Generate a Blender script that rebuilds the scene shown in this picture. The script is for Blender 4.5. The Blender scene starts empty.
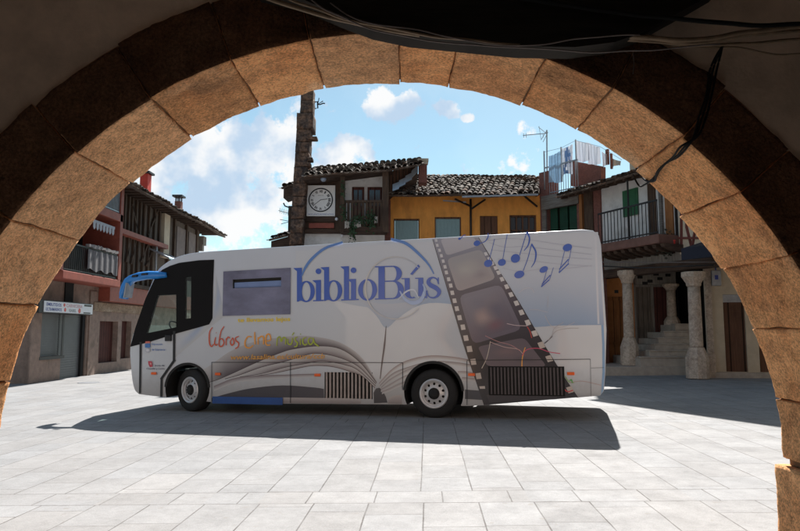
import bpy, bmesh, math, random
from mathutils import Vector, Matrix, noise as mnoise
random.seed(7)
R = math.radians
S = bpy.context.scene
COL = S.collection

# ------------------------------------------------------------------ camera, sky, sun, exposure
F, PX0, PY0 = 640.0, 400.0, 265.5
PITCH = math.atan(65.5 / F)
EYE = Vector((0, 0, 1.56))
cd = bpy.data.cameras.new('camera'); cam = bpy.data.objects.new('camera', cd); COL.objects.link(cam)
cam.location = EYE; cam.rotation_euler = (math.pi / 2 + PITCH, 0, 0)
cd.sensor_width = 36; cd.lens = 28.8; cd.clip_start = 0.05; cd.clip_end = 2000
S.camera = cam
S.view_settings.view_transform = 'Standard'; S.view_settings.look = 'None'
S.view_settings.gamma = 1; S.view_settings.use_curve_mapping = False
S.view_settings.exposure = 0.90
S.cycles.max_bounces = 10; S.cycles.diffuse_bounces = 6; S.cycles.glossy_bounces = 4
S.cycles.transmission_bounces = 6; S.cycles.transparent_max_bounces = 8
S.cycles.use_denoising = True
SUNV = Vector((0.145, 0.60, 0.785)).normalized()
sl = bpy.data.lights.new('sun', 'SUN'); sl.energy = 5.0; sl.angle = R(0.5); sl.color = (1, 0.97, 0.925)
so = bpy.data.objects.new('sun', sl); COL.objects.link(so)
so.rotation_euler = (-SUNV).to_track_quat('-Z', 'Y').to_euler()
so.location = (4, 16, 22)


def ray(px, py):
    a = (px - PX0) / F; b = (PY0 - py) / F
    return Vector((a, math.cos(PITCH) - b * math.sin(PITCH), math.sin(PITCH) + b * math.cos(PITCH)))


def at(px, py, Y):
    r = ray(px, py); return EYE + r * (Y / r.y)


def lin(c):
    return tuple(((x / 255.0) / 12.92 if x / 255.0 <= 0.04045 else ((x / 255.0 + 0.055) / 1.055) ** 2.4) for x in c)


class NT:
    """small node helper"""
    def __init__(s, nt): s.nt = nt; s.n = nt.nodes; s.l = nt.links
    def node(s, t, **k):
        x = s.n.new(t)
        for a, b in k.items(): setattr(x, a, b)
        return x
    def put(s, sock, v):
        if hasattr(v, 'node'): s.l.new(v, sock)
        elif v is not None:
            if hasattr(sock, 'default_value'):
                if sock.type == 'RGBA' and len(v) == 3: v = (*v, 1)
                sock.default_value = v
    def math(s, op, a, b=None, c=None, clamp=False):
        m = s.node('ShaderNodeMath', operation=op, use_clamp=clamp)
        s.put(m.inputs[0], a)
        if b is not None: s.put(m.inputs[1], b)
        if c is not None: s.put(m.inputs[2], c)
        return m.outputs[0]
    def noise(s, vec, scale, detail=4, rough=0.55, out=0):
        m = s.node('ShaderNodeTexNoise'); s.put(m.inputs['Vector'], vec)
        m.inputs['Scale'].default_value = scale; m.inputs['Detail'].default_value = detail
        m.inputs['Roughness'].default_value = rough
        return m.outputs[out]
    def mix(s, f, a, b, blend='MIX'):
        m = s.node('ShaderNodeMix', data_type='RGBA', blend_type=blend)
        s.put(m.inputs['Factor'], f); s.put(m.inputs['A'], a) if 0 else None
        s.put(m.inputs[6], a); s.put(m.inputs[7], b)
        return m.outputs[2]
    def ramp(s, f, stops):
        m = s.node('ShaderNodeValToRGB'); s.put(m.inputs[0], f)
        e = m.color_ramp.elements
        while len(e) < len(stops): e.new(0.5)
        for el, (p, c) in zip(e, stops):
            el.position = p; el.color = (*c, 1) if len(c) == 3 else c
        return m.outputs[0]
    def maprange(s, v, a, b, c=0.0, d=1.0, smooth=True):
        m = s.node('ShaderNodeMapRange', interpolation_type='SMOOTHSTEP' if smooth else 'LINEAR')
        for i, x in enumerate((v, a, b, c, d)): s.put(m.inputs[i], x)
        return m.outputs[0]


# world: Nishita sky with cumulus clouds
W = bpy.data.worlds.new('World'); S.world = W; W.use_nodes = True
w = NT(W.node_tree); w.n.clear()
sky = w.node('ShaderNodeTexSky', sky_type='NISHITA', sun_disc=False)
sky.sun_elevation = math.asin(SUNV.z); sky.sun_rotation = math.atan2(SUNV.x, SUNV.y)
sky.altitude = 600; sky.air_density = 1.0; sky.dust_density = .8; sky.ozone_density = .35
SKY_STR = 0.069
tc = w.node('ShaderNodeTexCoord').outputs['Generated']
vm = w.node('ShaderNodeVectorMath', operation='NORMALIZE'); w.put(vm.inputs[0], tc); dirv = vm.outputs[0]
CLOUDS = [  # direction through the photograph, angular radius, strength
    (215, 165, .18, 1.05), (265, 150, .15, 1.05), (330, 165, .11, .95), (235, 215, .13, 1.0), (190, 205, .12, 1.0), (150, 185, .12, .8),
    (280, 190, .10, 1.0), (395, 103, .058, 1.1), (374, 107, .034, .9), (447, 107, .031, .95), (470, 118, .016, .7), (345, 145, .05, .8),
    (540, 128, .05, .34), (565, 168, .10, .40), (480, 165, .10, .28), (415, 145, .08, .22), (120, 130, .14, .7)]
wob = w.node('ShaderNodeTexNoise'); w.put(wob.inputs['Vector'], dirv)
wob.inputs['Scale'].default_value = 19; wob.inputs['Detail'].default_value = 7; wob.inputs['Roughness'].default_value = .64
n1 = wob.outputs[0]
mask = None
for (cx, cy, rad, st) in CLOUDS:
    d = ray(cx, cy).normalized()
    v = w.node('ShaderNodeVectorMath', operation='SUBTRACT'); w.put(v.inputs[0], dirv); v.inputs[1].default_value = d
    sc = w.node('ShaderNodeVectorMath', operation='MULTIPLY'); w.put(sc.inputs[0], v.outputs[0])
    sc.inputs[1].default_value = (1, 1, 1.45)
    ln = w.node('ShaderNodeVectorMath', operation='LENGTH'); w.put(ln.inputs[0], sc.outputs[0])
    m = w.math('MULTIPLY', w.math('SUBTRACT', 1.0, w.math('DIVIDE', ln.outputs['Value'], rad), clamp=True), st)
    mask = m if mask is None else w.math('MAXIMUM', mask, m)
dens = w.maprange(w.math('ADD', w.math('POWER', mask, .6), w.math('MULTIPLY', w.math('SUBTRACT', n1, .5), 2.3)), .44, .72)
n2 = w.noise(dirv, 7, 5, .55)
shade = w.maprange(n2, .40, .55)
ccol = w.mix(shade, (.54, .69, .87, 1), (1.0, 1.0, 1.0, 1))
hazef = w.math('ADD', w.math('MULTIPLY', w.noise(dirv, 3.0, 3, .5), .14), .0)
bg1 = w.node('ShaderNodeBackground'); w.put(bg1.inputs[0], w.mix(1.0, sky.outputs[0], (.98, 1.16, 1.03, 1), 'MULTIPLY')); bg1.inputs[1].default_value = SKY_STR
bg2 = w.node('ShaderNodeBackground'); w.put(bg2.inputs[0], ccol); bg2.inputs[1].default_value = .53
ms = w.node('ShaderNodeMixShader')
w.put(ms.inputs[0], w.math('MAXIMUM', w.math('MULTIPLY', dens, .97), hazef)); w.l.new(bg1.outputs[0], ms.inputs[1]); w.l.new(bg2.outputs[0], ms.inputs[2])
wo = w.node('ShaderNodeOutputWorld'); w.l.new(ms.outputs[0], wo.inputs[0])

# ------------------------------------------------------------------ materials
MATS = {}


def mat(name, color, rough=.8, var=.25, scale=3.0, bump=.3, bscale=40., metal=0., spec=.4, stretch=(1, 1, 1), dark=None, streak=0., vcol=False, coat=0., dist=.01):
    if name in MATS: return MATS[name]
    m = bpy.data.materials.new(name); m.use_nodes = True
    t = NT(m.node_tree); b = t.n['Principled BSDF']
    tcn = t.node('ShaderNodeTexCoord').outputs['Object']
    mp = t.node('ShaderNodeMapping'); t.put(mp.inputs[0], tcn); mp.inputs['Scale'].default_value = stretch
    v = mp.outputs[0]
    if vcol:
        a = t.node('ShaderNodeAttribute'); a.attribute_name = 'Col'; base = a.outputs['Color']
    else:
        base = tuple(color)
    if var > 0:
        n = t.noise(v, scale, 6, .62)
        lo = t.maprange(n, .3, .7, 1 - var, 1 + var * .6, False)
        hs = t.node('ShaderNodeVectorMath', operation='SCALE')
        if vcol: t.put(hs.inputs[0], base)
        else: hs.inputs[0].default_value = base[:3]
        t.put(hs.inputs['Scale'], lo); base = hs.outputs[0]
    if dark is not None:
        n = t.noise(v, scale * .45, 7, .7)
        base = t.mix(t.maprange(n, .5, .68), base, dark)
    if hasattr(base, 'node'): t.l.new(base, b.inputs['Base Color'])
    else: b.inputs['Base Color'].default_value = (*base[:3], 1)
    b.inputs['Roughness'].default_value = rough; b.inputs['Metallic'].default_value = metal
    b.inputs['Specular IOR Level'].default_value = spec
    b.inputs['Coat Weight'].default_value = coat; b.inputs['Coat Roughness'].default_value = .08
    if bump > 0:
        bn = t.node('ShaderNodeBump'); bn.inputs['Strength'].default_value = bump; bn.inputs['Distance'].default_value = dist
        t.put(bn.inputs['Height'], t.noise(v, bscale, 5, .6)); t.l.new(bn.outputs[0], b.inputs['Normal'])
    MATS[name] = m
    return m


def granite(name, c1, c2, c3, blotch, grain=55., gk=1.0, rnd=0.):
    m = bpy.data.materials.new(name); m.use_nodes = True
    t = NT(m.node_tree); b = t.n['Principled BSDF']
    v = t.node('ShaderNodeTexCoord').outputs['Object']
    big = t.noise(v, 2.6, 6, .65); mid = t.noise(v, 14, 5, .65); fine = t.noise(v, grain, 4, .75)
    col = t.mix(t.maprange(big, .4, .62), c1, c2)
    col = t.mix(t.math('MULTIPLY', t.maprange(t.noise(v, 1.5, 6, .6), .56, .68), .75), col, c3)
    col = t.mix(t.math('MULTIPLY', t.maprange(t.noise(v, 3.2, 7, .68), .50, .70), .62), col, blotch)
    g = t.math('ADD', t.maprange(mid, .3, .7, .72, 1.22, False), t.maprange(fine, .36, .64, -.50 * gk, .44 * gk, False))
    if rnd:
        oi = t.node('ShaderNodeObjectInfo').outputs['Random']; g = t.math('MULTIPLY', g, t.maprange(oi, 0., 1., 1 - rnd, 1 + rnd, False))
        col = t.mix(t.math('MULTIPLY', t.maprange(t.math('FRACT', t.math('MULTIPLY', oi, 7.3)), .4, 1.), .55), col, c3)
    hs = t.node('ShaderNodeVectorMath', operation='SCALE'); t.put(hs.inputs[0], col); t.put(hs.inputs['Scale'], g)
    t.l.new(hs.outputs[0], b.inputs['Base Color'])
    b.inputs['Roughness'].default_value = .92; b.inputs['Specular IOR Level'].default_value = .2
    h = t.math('ADD', t.math('MULTIPLY', fine, .5), t.math('MULTIPLY', t.noise(v, 26, 5, .65), 1.0))
    bn = t.node('ShaderNodeBump'); bn.inputs['Strength'].default_value = 1.0; bn.inputs['Distance'].default_value = .022
    t.put(bn.inputs['Height'], h); t.l.new(bn.outputs[0], b.inputs['Normal'])
    return m


def wood(name, c, c2, vertical=True, rough=.8, plank=0., coord='Object'):
    """weathered wood; grain along z (vertical) or along x,y"""
    m = bpy.data.materials.new(name); m.use_nodes = True
    t = NT(m.node_tree); b = t.n['Principled BSDF']
    v = t.node('ShaderNodeTexCoord').outputs['Object']
    mp = t.node('ShaderNodeMapping'); t.put(mp.inputs[0], v)
    mp.inputs['Scale'].default_value = (14, 14, 1.2) if vertical else (1.6, 1.6, 16)
    n = t.noise(mp.outputs[0], 1.6, 6, .65); n2 = t.noise(v, 1.3, 5, .6)
    col = t.mix(t.maprange(n, .35, .66), c, c2)
    col = t.mix(t.math('MULTIPLY', t.maprange(n2, .5, .7), .5), col, tuple(x * .45 for x in c[:3]))
    hgt = n
    if plank:
        sx = t.node('ShaderNodeSeparateXYZ'); t.put(sx.inputs[0], v)
        q = t.math('ADD', sx.outputs[0], sx.outputs[1])
        fr = t.math('FRACT', t.math('DIVIDE', q if vertical else sx.outputs[2], plank))
        e = t.math('MINIMUM', fr, t.math('SUBTRACT', 1.0, fr))
        ln = t.maprange(e, .03, .08)
        col = t.mix(ln, tuple(x * .2 for x in c[:3]), col)
        hgt = t.math('ADD', n, ln)
    t.l.new(col, b.inputs['Base Color']); b.inputs['Roughness'].default_value = rough
    b.inputs['Specular IOR Level'].default_value = .25
    bn = t.node('ShaderNodeBump'); bn.inputs['Strength'].default_value = .6; bn.inputs['Distance'].default_value = .01
    t.put(bn.inputs['Height'], hgt); t.l.new(bn.outputs[0], b.inputs['Normal'])
    return m


def glass(name, tint, rough=.02, alpha=.5):
    m = bpy.data.materials.new(name); m.use_nodes = True
    t = NT(m.node_tree); t.n.clear()
    tr = t.node('ShaderNodeBsdfTransparent'); tr.inputs[0].default_value = (*tint, 1)
    gl = t.node('ShaderNodeBsdfGlossy'); gl.inputs['Roughness'].default_value = rough
    fr = t.node('ShaderNodeLayerWeight'); fr.inputs[0].default_value = .5
    mx = t.node('ShaderNodeMixShader'); t.l.new(t.math('ADD', .04, t.math('MULTIPLY', t.math('POWER', fr.outputs['Facing'], 4.0), .7)), mx.inputs[0])
    t.l.new(tr.outputs[0], mx.inputs[1]); t.l.new(gl.outputs[0], mx.inputs[2])
    o = t.node('ShaderNodeOutputMaterial'); t.l.new(mx.outputs[0], o.inputs[0])
    return m


M = {}
M['arch'] = granite('ochre_granite', (.84, .425, .19), (.70, .315, .13), (.84, .53, .31), (.32, .16, .08), 85., .85, .15)
M['archshade'] = granite('shaded_granite', (.20, .095, .05), (.14, .062, .03), (.24, .13, .075), (.06, .03, .02), 75., .8, .12)  # dark copy of the arch granite, shade put into the colour
M['mortar'] = mat('dark_mortar', (.24, .15, .085), .95, .4, 12)
M['spandrel'] = mat('grey_plaster', (.80, .63, .50), .95, .26, 3.5, .5, 30, dark=(.60, .46, .35), dist=.006)
M['inner'] = mat('portico_plaster', (.60, .50, .42), .95, .3, 2)
M['beamdark'] = wood('black_timber', (.011, .009, .007), (.02, .016, .012), False)  # near-black wood grain, the same tone all over
M['cable'] = mat('black_rubber', (.010, .010, .010), .75, 0, bump=0, spec=.15)
M['cable_tan'] = mat('dusty_cable', (.24, .17, .11), .6, .3, 20, .1)
M['cable_grey'] = mat('grey_cable', (.16, .13, .12), .55, .2, 20, 0)
M['pillar'] = granite('tower_brownstone', (.18, .105, .07), (.075, .055, .048), (.24, .195, .16), (.05, .035, .03), 9)
M['column'] = granite('grey_granite', (.57, .45, .355), (.46, .355, .28), (.61, .51, .42), (.30, .20, .15), 40, .35)
M['darkwood'] = wood('dark_timber', (.055, .034, .024), (.10, .062, .04))
M['darkwoodh'] = wood('dark_timber_beam', (.05, .03, .022), (.09, .055, .038), False)
M['greywood'] = wood('weathered_planks', (.17, .135, .11), (.10, .078, .062), True, plank=.18)
M['greyboard'] = wood('grey_boards', (.26, .23, .20), (.17, .145, .125), True)
M['greybeam'] = wood('grey_beam', (.22, .20, .18), (.14, .12, .105), False)
M['redwood'] = mat('red_brown_paint', (.30, .075, .048), .6, .25, 5, .2, 30)
M['redplaster'] = mat('red_brown_plaster', (.16, .045, .035), .85, .25, 3, .2, 30)
M['shopstone'] = mat('pinkish_granite', (.30, .215, .175), .9, .25, 4, .5, 50, dark=(.20, .15, .12))
M['lintelstone'] = granite('lintel_stone', (.40, .31, .23), (.32, .24, .17), (.46, .38, .3), (.2, .14, .1), 40)
M['shutter'] = mat('grey_roller_shutter', (.12, .125, .13), .5, .1, 4, .05)
M['doorred'] = wood('dark_red_door', (.10, .033, .026), (.07, .025, .02), plank=.22)
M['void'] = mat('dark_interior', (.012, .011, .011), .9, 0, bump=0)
M['signwhite'] = mat('sign_white', (.75, .76, .8), .4, .04, 5, 0)
M['signblue'] = mat('sign_blue', (.04, .06, .3), .4, 0, bump=0)
M['signred'] = mat('sign_red', (.65, .06, .05), .4, 0, bump=0)
M['black'] = mat('black_paint', (.012, .012, .014), .45, 0, bump=0)
M['iron'] = mat('black_iron', (.022, .02, .02), .5, .2, 20, 0)
M['greymetal'] = mat('galvanised_metal', (.35, .36, .38), .45, .2, 8, 0, metal=.6)
M['white'] = mat('white_plaster', (.70, .68, .66), .9, .14, 2.5, .3, 25, dark=(.5, .47, .44))
M['cream'] = mat('cream_plaster', (.55, .45, .33), .9, .15, 2.5, .3, 25)
M['ochre'] = mat('ochre_plaster', (.84, .345, .075), .9, .2, 2.2, .3, 25, dark=(.62, .25, .06), stretch=(1.6, 1.6, .7))
M['orange'] = mat('orange_wall', (.48, .19, .06), .85, .2, 3, .2)
M['teal'] = mat('teal_shutter', (.27, .38, .38), .6, .12, 6, .1, stretch=(8, 8, 1))
M['green'] = mat('green_shutter', (.035, .14, .065), .6, .15, 6, .1)
M['greendark'] = mat('dark_green_panel', (.008, .05, .028), .5, .3, 3, .1)
M['browndoor'] = wood('brown_door', (.15, .075, .045), (.11, .052, .032), plank=.28)
M['orangedoor'] = wood('orange_wood_door', (.33, .14, .05), (.26, .10, .035), plank=.25)
M['brick'] = mat('brick_red', (.21, .085, .065), .9, .35, 14, .4, 30, dark=(.15, .07, .06))
M['chimred'] = mat('bright_red_render', (.55, .05, .03), .7, .15, 5, .1)
M['tile'] = mat('clay_tile', None, .9, .45, 14, .4, 40, vcol=True)
M['tilebase'] = mat('roof_underlay', (.09, .06, .045), .95, .3, 9)
M['flash'] = mat('zinc_flashing', (.55, .6, .66), .3, .15, 6, .1, metal=.7)
M['cloth'] = mat('white_cloth', (.74, .74, .76), .85, .06, 4, .25, 6, dist=.03)
M['clothblue'] = mat('pale_blue_cloth', (.50, .58, .66), .85, .08, 4, .25, 6, dist=.03)
M['plant'] = mat('plant_leaves', (.035, .075, .03), .7, .4, 20, 0)
M['clockface'] = mat('clock_enamel', (.80, .78, .76), .5, .06, 6, 0)
M['step'] = mat('step_granite', (.42, .35, .29), .9, .2, 5, .4, 50)
M['awning'] = mat('navy_awning', (.008, .010, .022), .7, .2, 3, .1)
M['rag'] = mat('pale_cloth', (.5, .45, .4), .9, .2, 8, .2)
for k_ in ('cloth', 'clothblue'):
    nt_ = M[k_].node_tree; pb_ = nt_.nodes['Principled BSDF']; tl_ = nt_.nodes.new('ShaderNodeBsdfTranslucent'); tl_.inputs[0].default_value = (.80, .84, .90, 1) if k_ == 'cloth' else (.5, .68, .82, 1)
    mx_ = nt_.nodes.new('ShaderNodeMixShader'); mx_.inputs[0].default_value = .5
    nt_.links.new(pb_.outputs[0], mx_.inputs[1]); nt_.links.new(tl_.outputs[0], mx_.inputs[2]); nt_.links.new(mx_.outputs[0], nt_.nodes['Material Output'].inputs[0])
# bus
M['body'] = None
M['print'] = mat('printed_livery', None, .32, 0, bump=0, vcol=True, spec=.5, coat=.25)
M['gloss'] = mat('gloss_black', (.006, .006, .007), .18, 0, bump=0, spec=.18)
M['rubber'] = mat('tyre_rubber', (.018, .018, .019), .8, .2, 30, .3, 90)
M['rim'] = mat('silver_rim', (.62, .62, .64), .38, .08, 12, 0, metal=.35)
M['bluepaint'] = mat('blue_paint', (.02, .21, .62), .3, 0, bump=0, coat=.3)
M['blueskirt'] = mat('blue_skirt_paint', (.03, .09, .30), .4, .1, 5, 0)
M['orangelens'] = mat('orange_lens', (.85, .13, .02), .3, 0, bump=0)
M['carglass'] = glass('cab_glass', (.88, .95, .93))
M['dark'] = mat('chassis_black', (.02, .02, .02), .8, 0, bump=0)
M['seat'] = mat('seat_fabric', (.10, .11, .14), .9, .2, 30, .1)
M['dash'] = mat('dashboard_plastic', (.42, .5, .5), .5, .1, 5, 0)
M['glasslilac'] = mat('lilac_glass', (.19, .195, .29), .08, .45, .8, 0, spec=.5, stretch=(1, 1, 2))  # broad light and dark mottling paints in reflected clouds
M['bluewin'] = mat('blue_window_glass', (.18, .26, .48), .08, .1, 3, 0)
M['winglass'] = mat('window_pane_dark', (.03, .035, .045), .08, 0, bump=0, spec=.6)


# ------------------------------------------------------------------ mesh + object helpers
WL = {}   # world location of the empties (translation only)


def thing(name, label, cat, loc=(0, 0, 0), group=None, kind=None):
    o = bpy.data.objects.new(name, None); COL.objects.link(o); o.location = loc
    o.empty_display_size = .3
    o['label'] = label; o['category'] = cat
    if group: o['group'] = group
    o['kind'] = kind or 'thing'
    WL[o.name] = Vector(loc)
    return o


def tag(o, label, cat, group=None, kind=None):
    o['label'] = label; o['category'] = cat
    if group: o['group'] = group
    o['kind'] = kind or 'thing'
    return o


class MB:
    def __init__(s): s.v = []; s.f = []; s.c = []
    def face(s, pts, c=None):
        i = len(s.v); s.v += [Vector(p) for p in pts]; s.f.append(tuple(range(i, i + len(pts)))); s.c.append(c)
    def hexa(s, p, c=None):       # 8 points: bottom loop 0-3, top loop 4-7
        i = len(s.v); s.v += [Vector(q) for q in p]
        for f in ((3, 2, 1, 0), (4, 5, 6, 7), (0, 1, 5, 4), (1, 2, 6, 5), (2, 3, 7, 6), (3, 0, 4, 7)):
            s.f.append(tuple(i + k for k in f)); s.c.append(c)
    def box(s, fr, u0, u1, w0, w1, z0, z1, c=None):
        s.hexa([fr(u0, w0, z0), fr(u1, w0, z0), fr(u1, w1, z0), fr(u0, w1, z0), fr(u0, w0, z1), fr(u1, w0, z1), fr(u1, w1, z1), fr(u0, w1, z1)], c)
    def wbox(s, x0, x1, y0, y1, z0, z1, c=None):
        s.box(lambda a, b, z: Vector((a, b, z)), x0, x1, y0, y1, z0, z1, c)
    def prism(s, pts, ext, c=None):   # polygon + extrusion vector
        n = len(pts); i = len(s.v); ext = Vector(ext)
        s.v += [Vector(p) for p in pts] + [Vector(p) + ext for p in pts]
        s.f.append(tuple(range(i, i + n))); s.f.append(tuple(range(i + 2 * n - 1, i + n - 1, -1))); s.c += [c, c]
        for k in range(n):
            j = (k + 1) % n; s.f.append((i + k, i + n + k, i + n + j, i + j)); s.c.append(c)
    def bar(s, a, b, t=.05, t2=None, c=None):   # square bar between two points
        a = Vector(a); b = Vector(b); d = (b - a).normalized()
        up = Vector((0, 0, 1)) if abs(d.z) < .9 else Vector((1, 0, 0))
        x = d.cross(up).normalized(); y = x.cross(d); x *= t / 2; y *= (t2 or t) / 2
        s.hexa([a - x - y, a + x - y, a + x + y, a - x + y, b - x - y, b + x - y, b + x + y, b - x + y], c)
    def tube(s, pts, r, n=8, c=None, cap=True):
        pts = [Vector(p) for p in pts]; i0 = len(s.v); m = len(pts)
        for k, p in enumerate(pts):
            d = (pts[min(k + 1, m - 1)] - pts[max(k - 1, 0)]).normalized()
            up = Vector((0, 0, 1)) if abs(d.z) < .9 else Vector((1, 0, 0))
            x = d.cross(up).normalized(); y = x.cross(d)
            rr = r[k] if isinstance(r, (list, tuple)) else r
            for a in range(n):
                t = 2 * math.pi * a / n; s.v.append(p + (x * math.cos(t) + y * math.sin(t)) * rr)
        for k in range(m - 1):
            for a in range(n):
                b = (a + 1) % n
                s.f.append((i0 + k * n + a, i0 + k * n + b, i0 + (k + 1) * n + b, i0 + (k + 1) * n + a)); s.c.append(c)
        if cap:
            s.f.append(tuple(i0 + a for a in range(n))[::-1]); s.f.append(tuple(i0 + (m - 1) * n + a for a in range(n))); s.c += [c, c]
    def lathe(s, prof, origin, axis=(0, 0, 1), n=32, c=None, closed=False):
        ax = Vector(axis).normalized(); up = Vector((0, 0, 1)) if abs(ax.z) < .9 else Vector((1, 0, 0))
        x = ax.cross(up).normalized(); y = ax.cross(x); o = Vector(origin); i0 = len(s.v); m = len(prof)
        for (r, h) in prof:
            for a in range(n):
                t = 2 * math.pi * a / n; s.v.append(o + ax * h + (x * math.cos(t) + y * math.sin(t)) * r)
        for k in range(m if closed else m - 1):
            k2 = (k + 1) % m
            for a in range(n):
                b = (a + 1) % n
                s.f.append((i0 + k * n + a, i0 + k2 * n + a, i0 + k2 * n + b, i0 + k * n + b)); s.c.append(c)
        if not closed:
            s.f.append(tuple(i0 + a for a in range(n))); s.f.append(tuple(i0 + (m - 1) * n + a for a in range(n))[::-1]); s.c += [c, c]
    def build(s, name, m, parent=None, smooth=False, bevel=0., local=False, fix=True, base=None):
        me = bpy.data.meshes.new(name)
        off = Vector((0, 0, 0)) if (local or parent is None) else WL.get(parent.name, Vector((0, 0, 0)))
        if base is not None: off = Vector(base)
        me.from_pydata([v - off for v in s.v], [], s.f)
        if any(c is not None for c in s.c):
            at_ = me.color_attributes.new('Col', 'FLOAT_COLOR', 'CORNER')
            k = 0
            for f, c in zip(s.f, s.c):
                for q in range(len(f)):
                    cc = c[q] if (c is not None and isinstance(c[0], (tuple, list))) else (c or (.5, .5, .5))
                    at_.data[k].color = (*cc[:3], 1); k += 1
        if smooth:
            for p in me.polygons: p.use_smooth = True
        if fix:
            bm = bmesh.new(); bm.from_mesh(me)
            if smooth: bmesh.ops.remove_doubles(bm, verts=bm.verts, dist=1e-5)
            bmesh.ops.recalc_face_normals(bm, faces=bm.faces)
            bm.to_mesh(me); bm.free()
        me.materials.append(m)
        o = bpy.data.objects.new(name, me); COL.objects.link(o)
        if parent is not None: o.parent = parent; WL[o.name] = off
        elif base is not None: o.location = off
        if bevel > 0:
            b = o.modifiers.new('bevel', 'BEVEL'); b.width = bevel; b.segments = 2; b.limit_method = 'ANGLE'
        return o


def build_each(mb, name, m, parent, **k):
    """every loose piece of the collected geometry becomes a part of its own"""
    par = list(range(len(mb.v)))
    def find(a):
        while par[a] != a: par[a] = par[par[a]]; a = par[a]
        return a
    for f in mb.f:
        for q in f[1:]: par[find(q)] = find(f[0])
    groups = {}
    for f, c in zip(mb.f, mb.c): groups.setdefault(find(f[0]), []).append((f, c))
    for fs_ in groups.values():
        ids = sorted({i for f, c in fs_ for i in f}); mp_ = {i: n for n, i in enumerate(ids)}; x = MB()
        x.v = [mb.v[i] for i in ids]; x.f = [tuple(mp_[i] for i in f) for f, c in fs_]; x.c = [c for f, c in fs_]
        x.build(name, m, parent, **k)


def frame(O, d, n):
    O = Vector((*O, 0)); d = Vector((*d, 0)).normalized(); n = Vector((*n, 0)).normalized()
    def fr(u, wd, z): return O + d * u + n * wd + Vector((0, 0, z))
    def uz(px, py=200., wd=0.):
        r = ray(px, py); o = O + n * wd
        t = (o - EYE).dot(n) / r.dot(n); p = EYE + r * t
        return (p - O).dot(d), p.z
    fr.uz = uz; fr.d = d; fr.n = n; fr.O = O
    return fr


def pbox(mb, fr, x0, y0, x1, y1, w0, w1, c=None):
    """box on a facade whose front outline is given by two photo corners (left-top, right-bottom)"""
    u0, z1 = fr.uz(x0, y0, max(w0, w1)); u1, z0 = fr.uz(x1, y1, max(w0, w1))
    mb.box(fr, min(u0, u1), max(u0, u1), w0, w1, min(z0, z1), max(z0, z1), c)
    return u0, u1, z0, z1


def wall(mb, fr, u0, u1, z0, z1, opens, w0, w1):
    us = sorted({u0, u1} | {min(max(x, u0), u1) for o in opens for x in o[:2]})
    zs = sorted({z0, z1} | {min(max(x, z0), z1) for o in opens for x in o[2:]})
    def hole(i, j):
        if not (0 <= i < len(us) - 1 and 0 <= j < len(zs) - 1): return True
        uc = (us[i] + us[i + 1]) / 2; zc = (zs[j] + zs[j + 1]) / 2
        return any(o[0] < uc < o[1] and o[2] < zc < o[3] for o in opens)
    for i in range(len(us) - 1):
        for j in range(len(zs) - 1):
            if hole(i, j): continue
            a, b, c, d = us[i], us[i + 1], zs[j], zs[j + 1]
            mb.face([fr(a, w1, c), fr(b, w1, c), fr(b, w1, d), fr(a, w1, d)])
            mb.face([fr(a, w0, c), fr(a, w0, d), fr(b, w0, d), fr(b, w0, c)])
            if hole(i - 1, j): mb.face([fr(a, w0, c), fr(a, w1, c), fr(a, w1, d), fr(a, w0, d)])
            if hole(i + 1, j): mb.face([fr(b, w0, c), fr(b, w0, d), fr(b, w1, d), fr(b, w1, c)])
            if hole(i, j - 1): mb.face([fr(a, w0, c), fr(b, w0, c), fr(b, w1, c), fr(a, w1, c)])
            if hole(i, j + 1): mb.face([fr(a, w0, d), fr(a, w1, d), fr(b, w1, d), fr(b, w0, d)])


TILEC = [(.27, .19, .14), (.35, .28, .22), (.46, .39, .32), (.15, .105, .08), (.09, .065, .05), (.30, .17, .11), (.14, .095, .07), (.38, .31, .25)]


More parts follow.
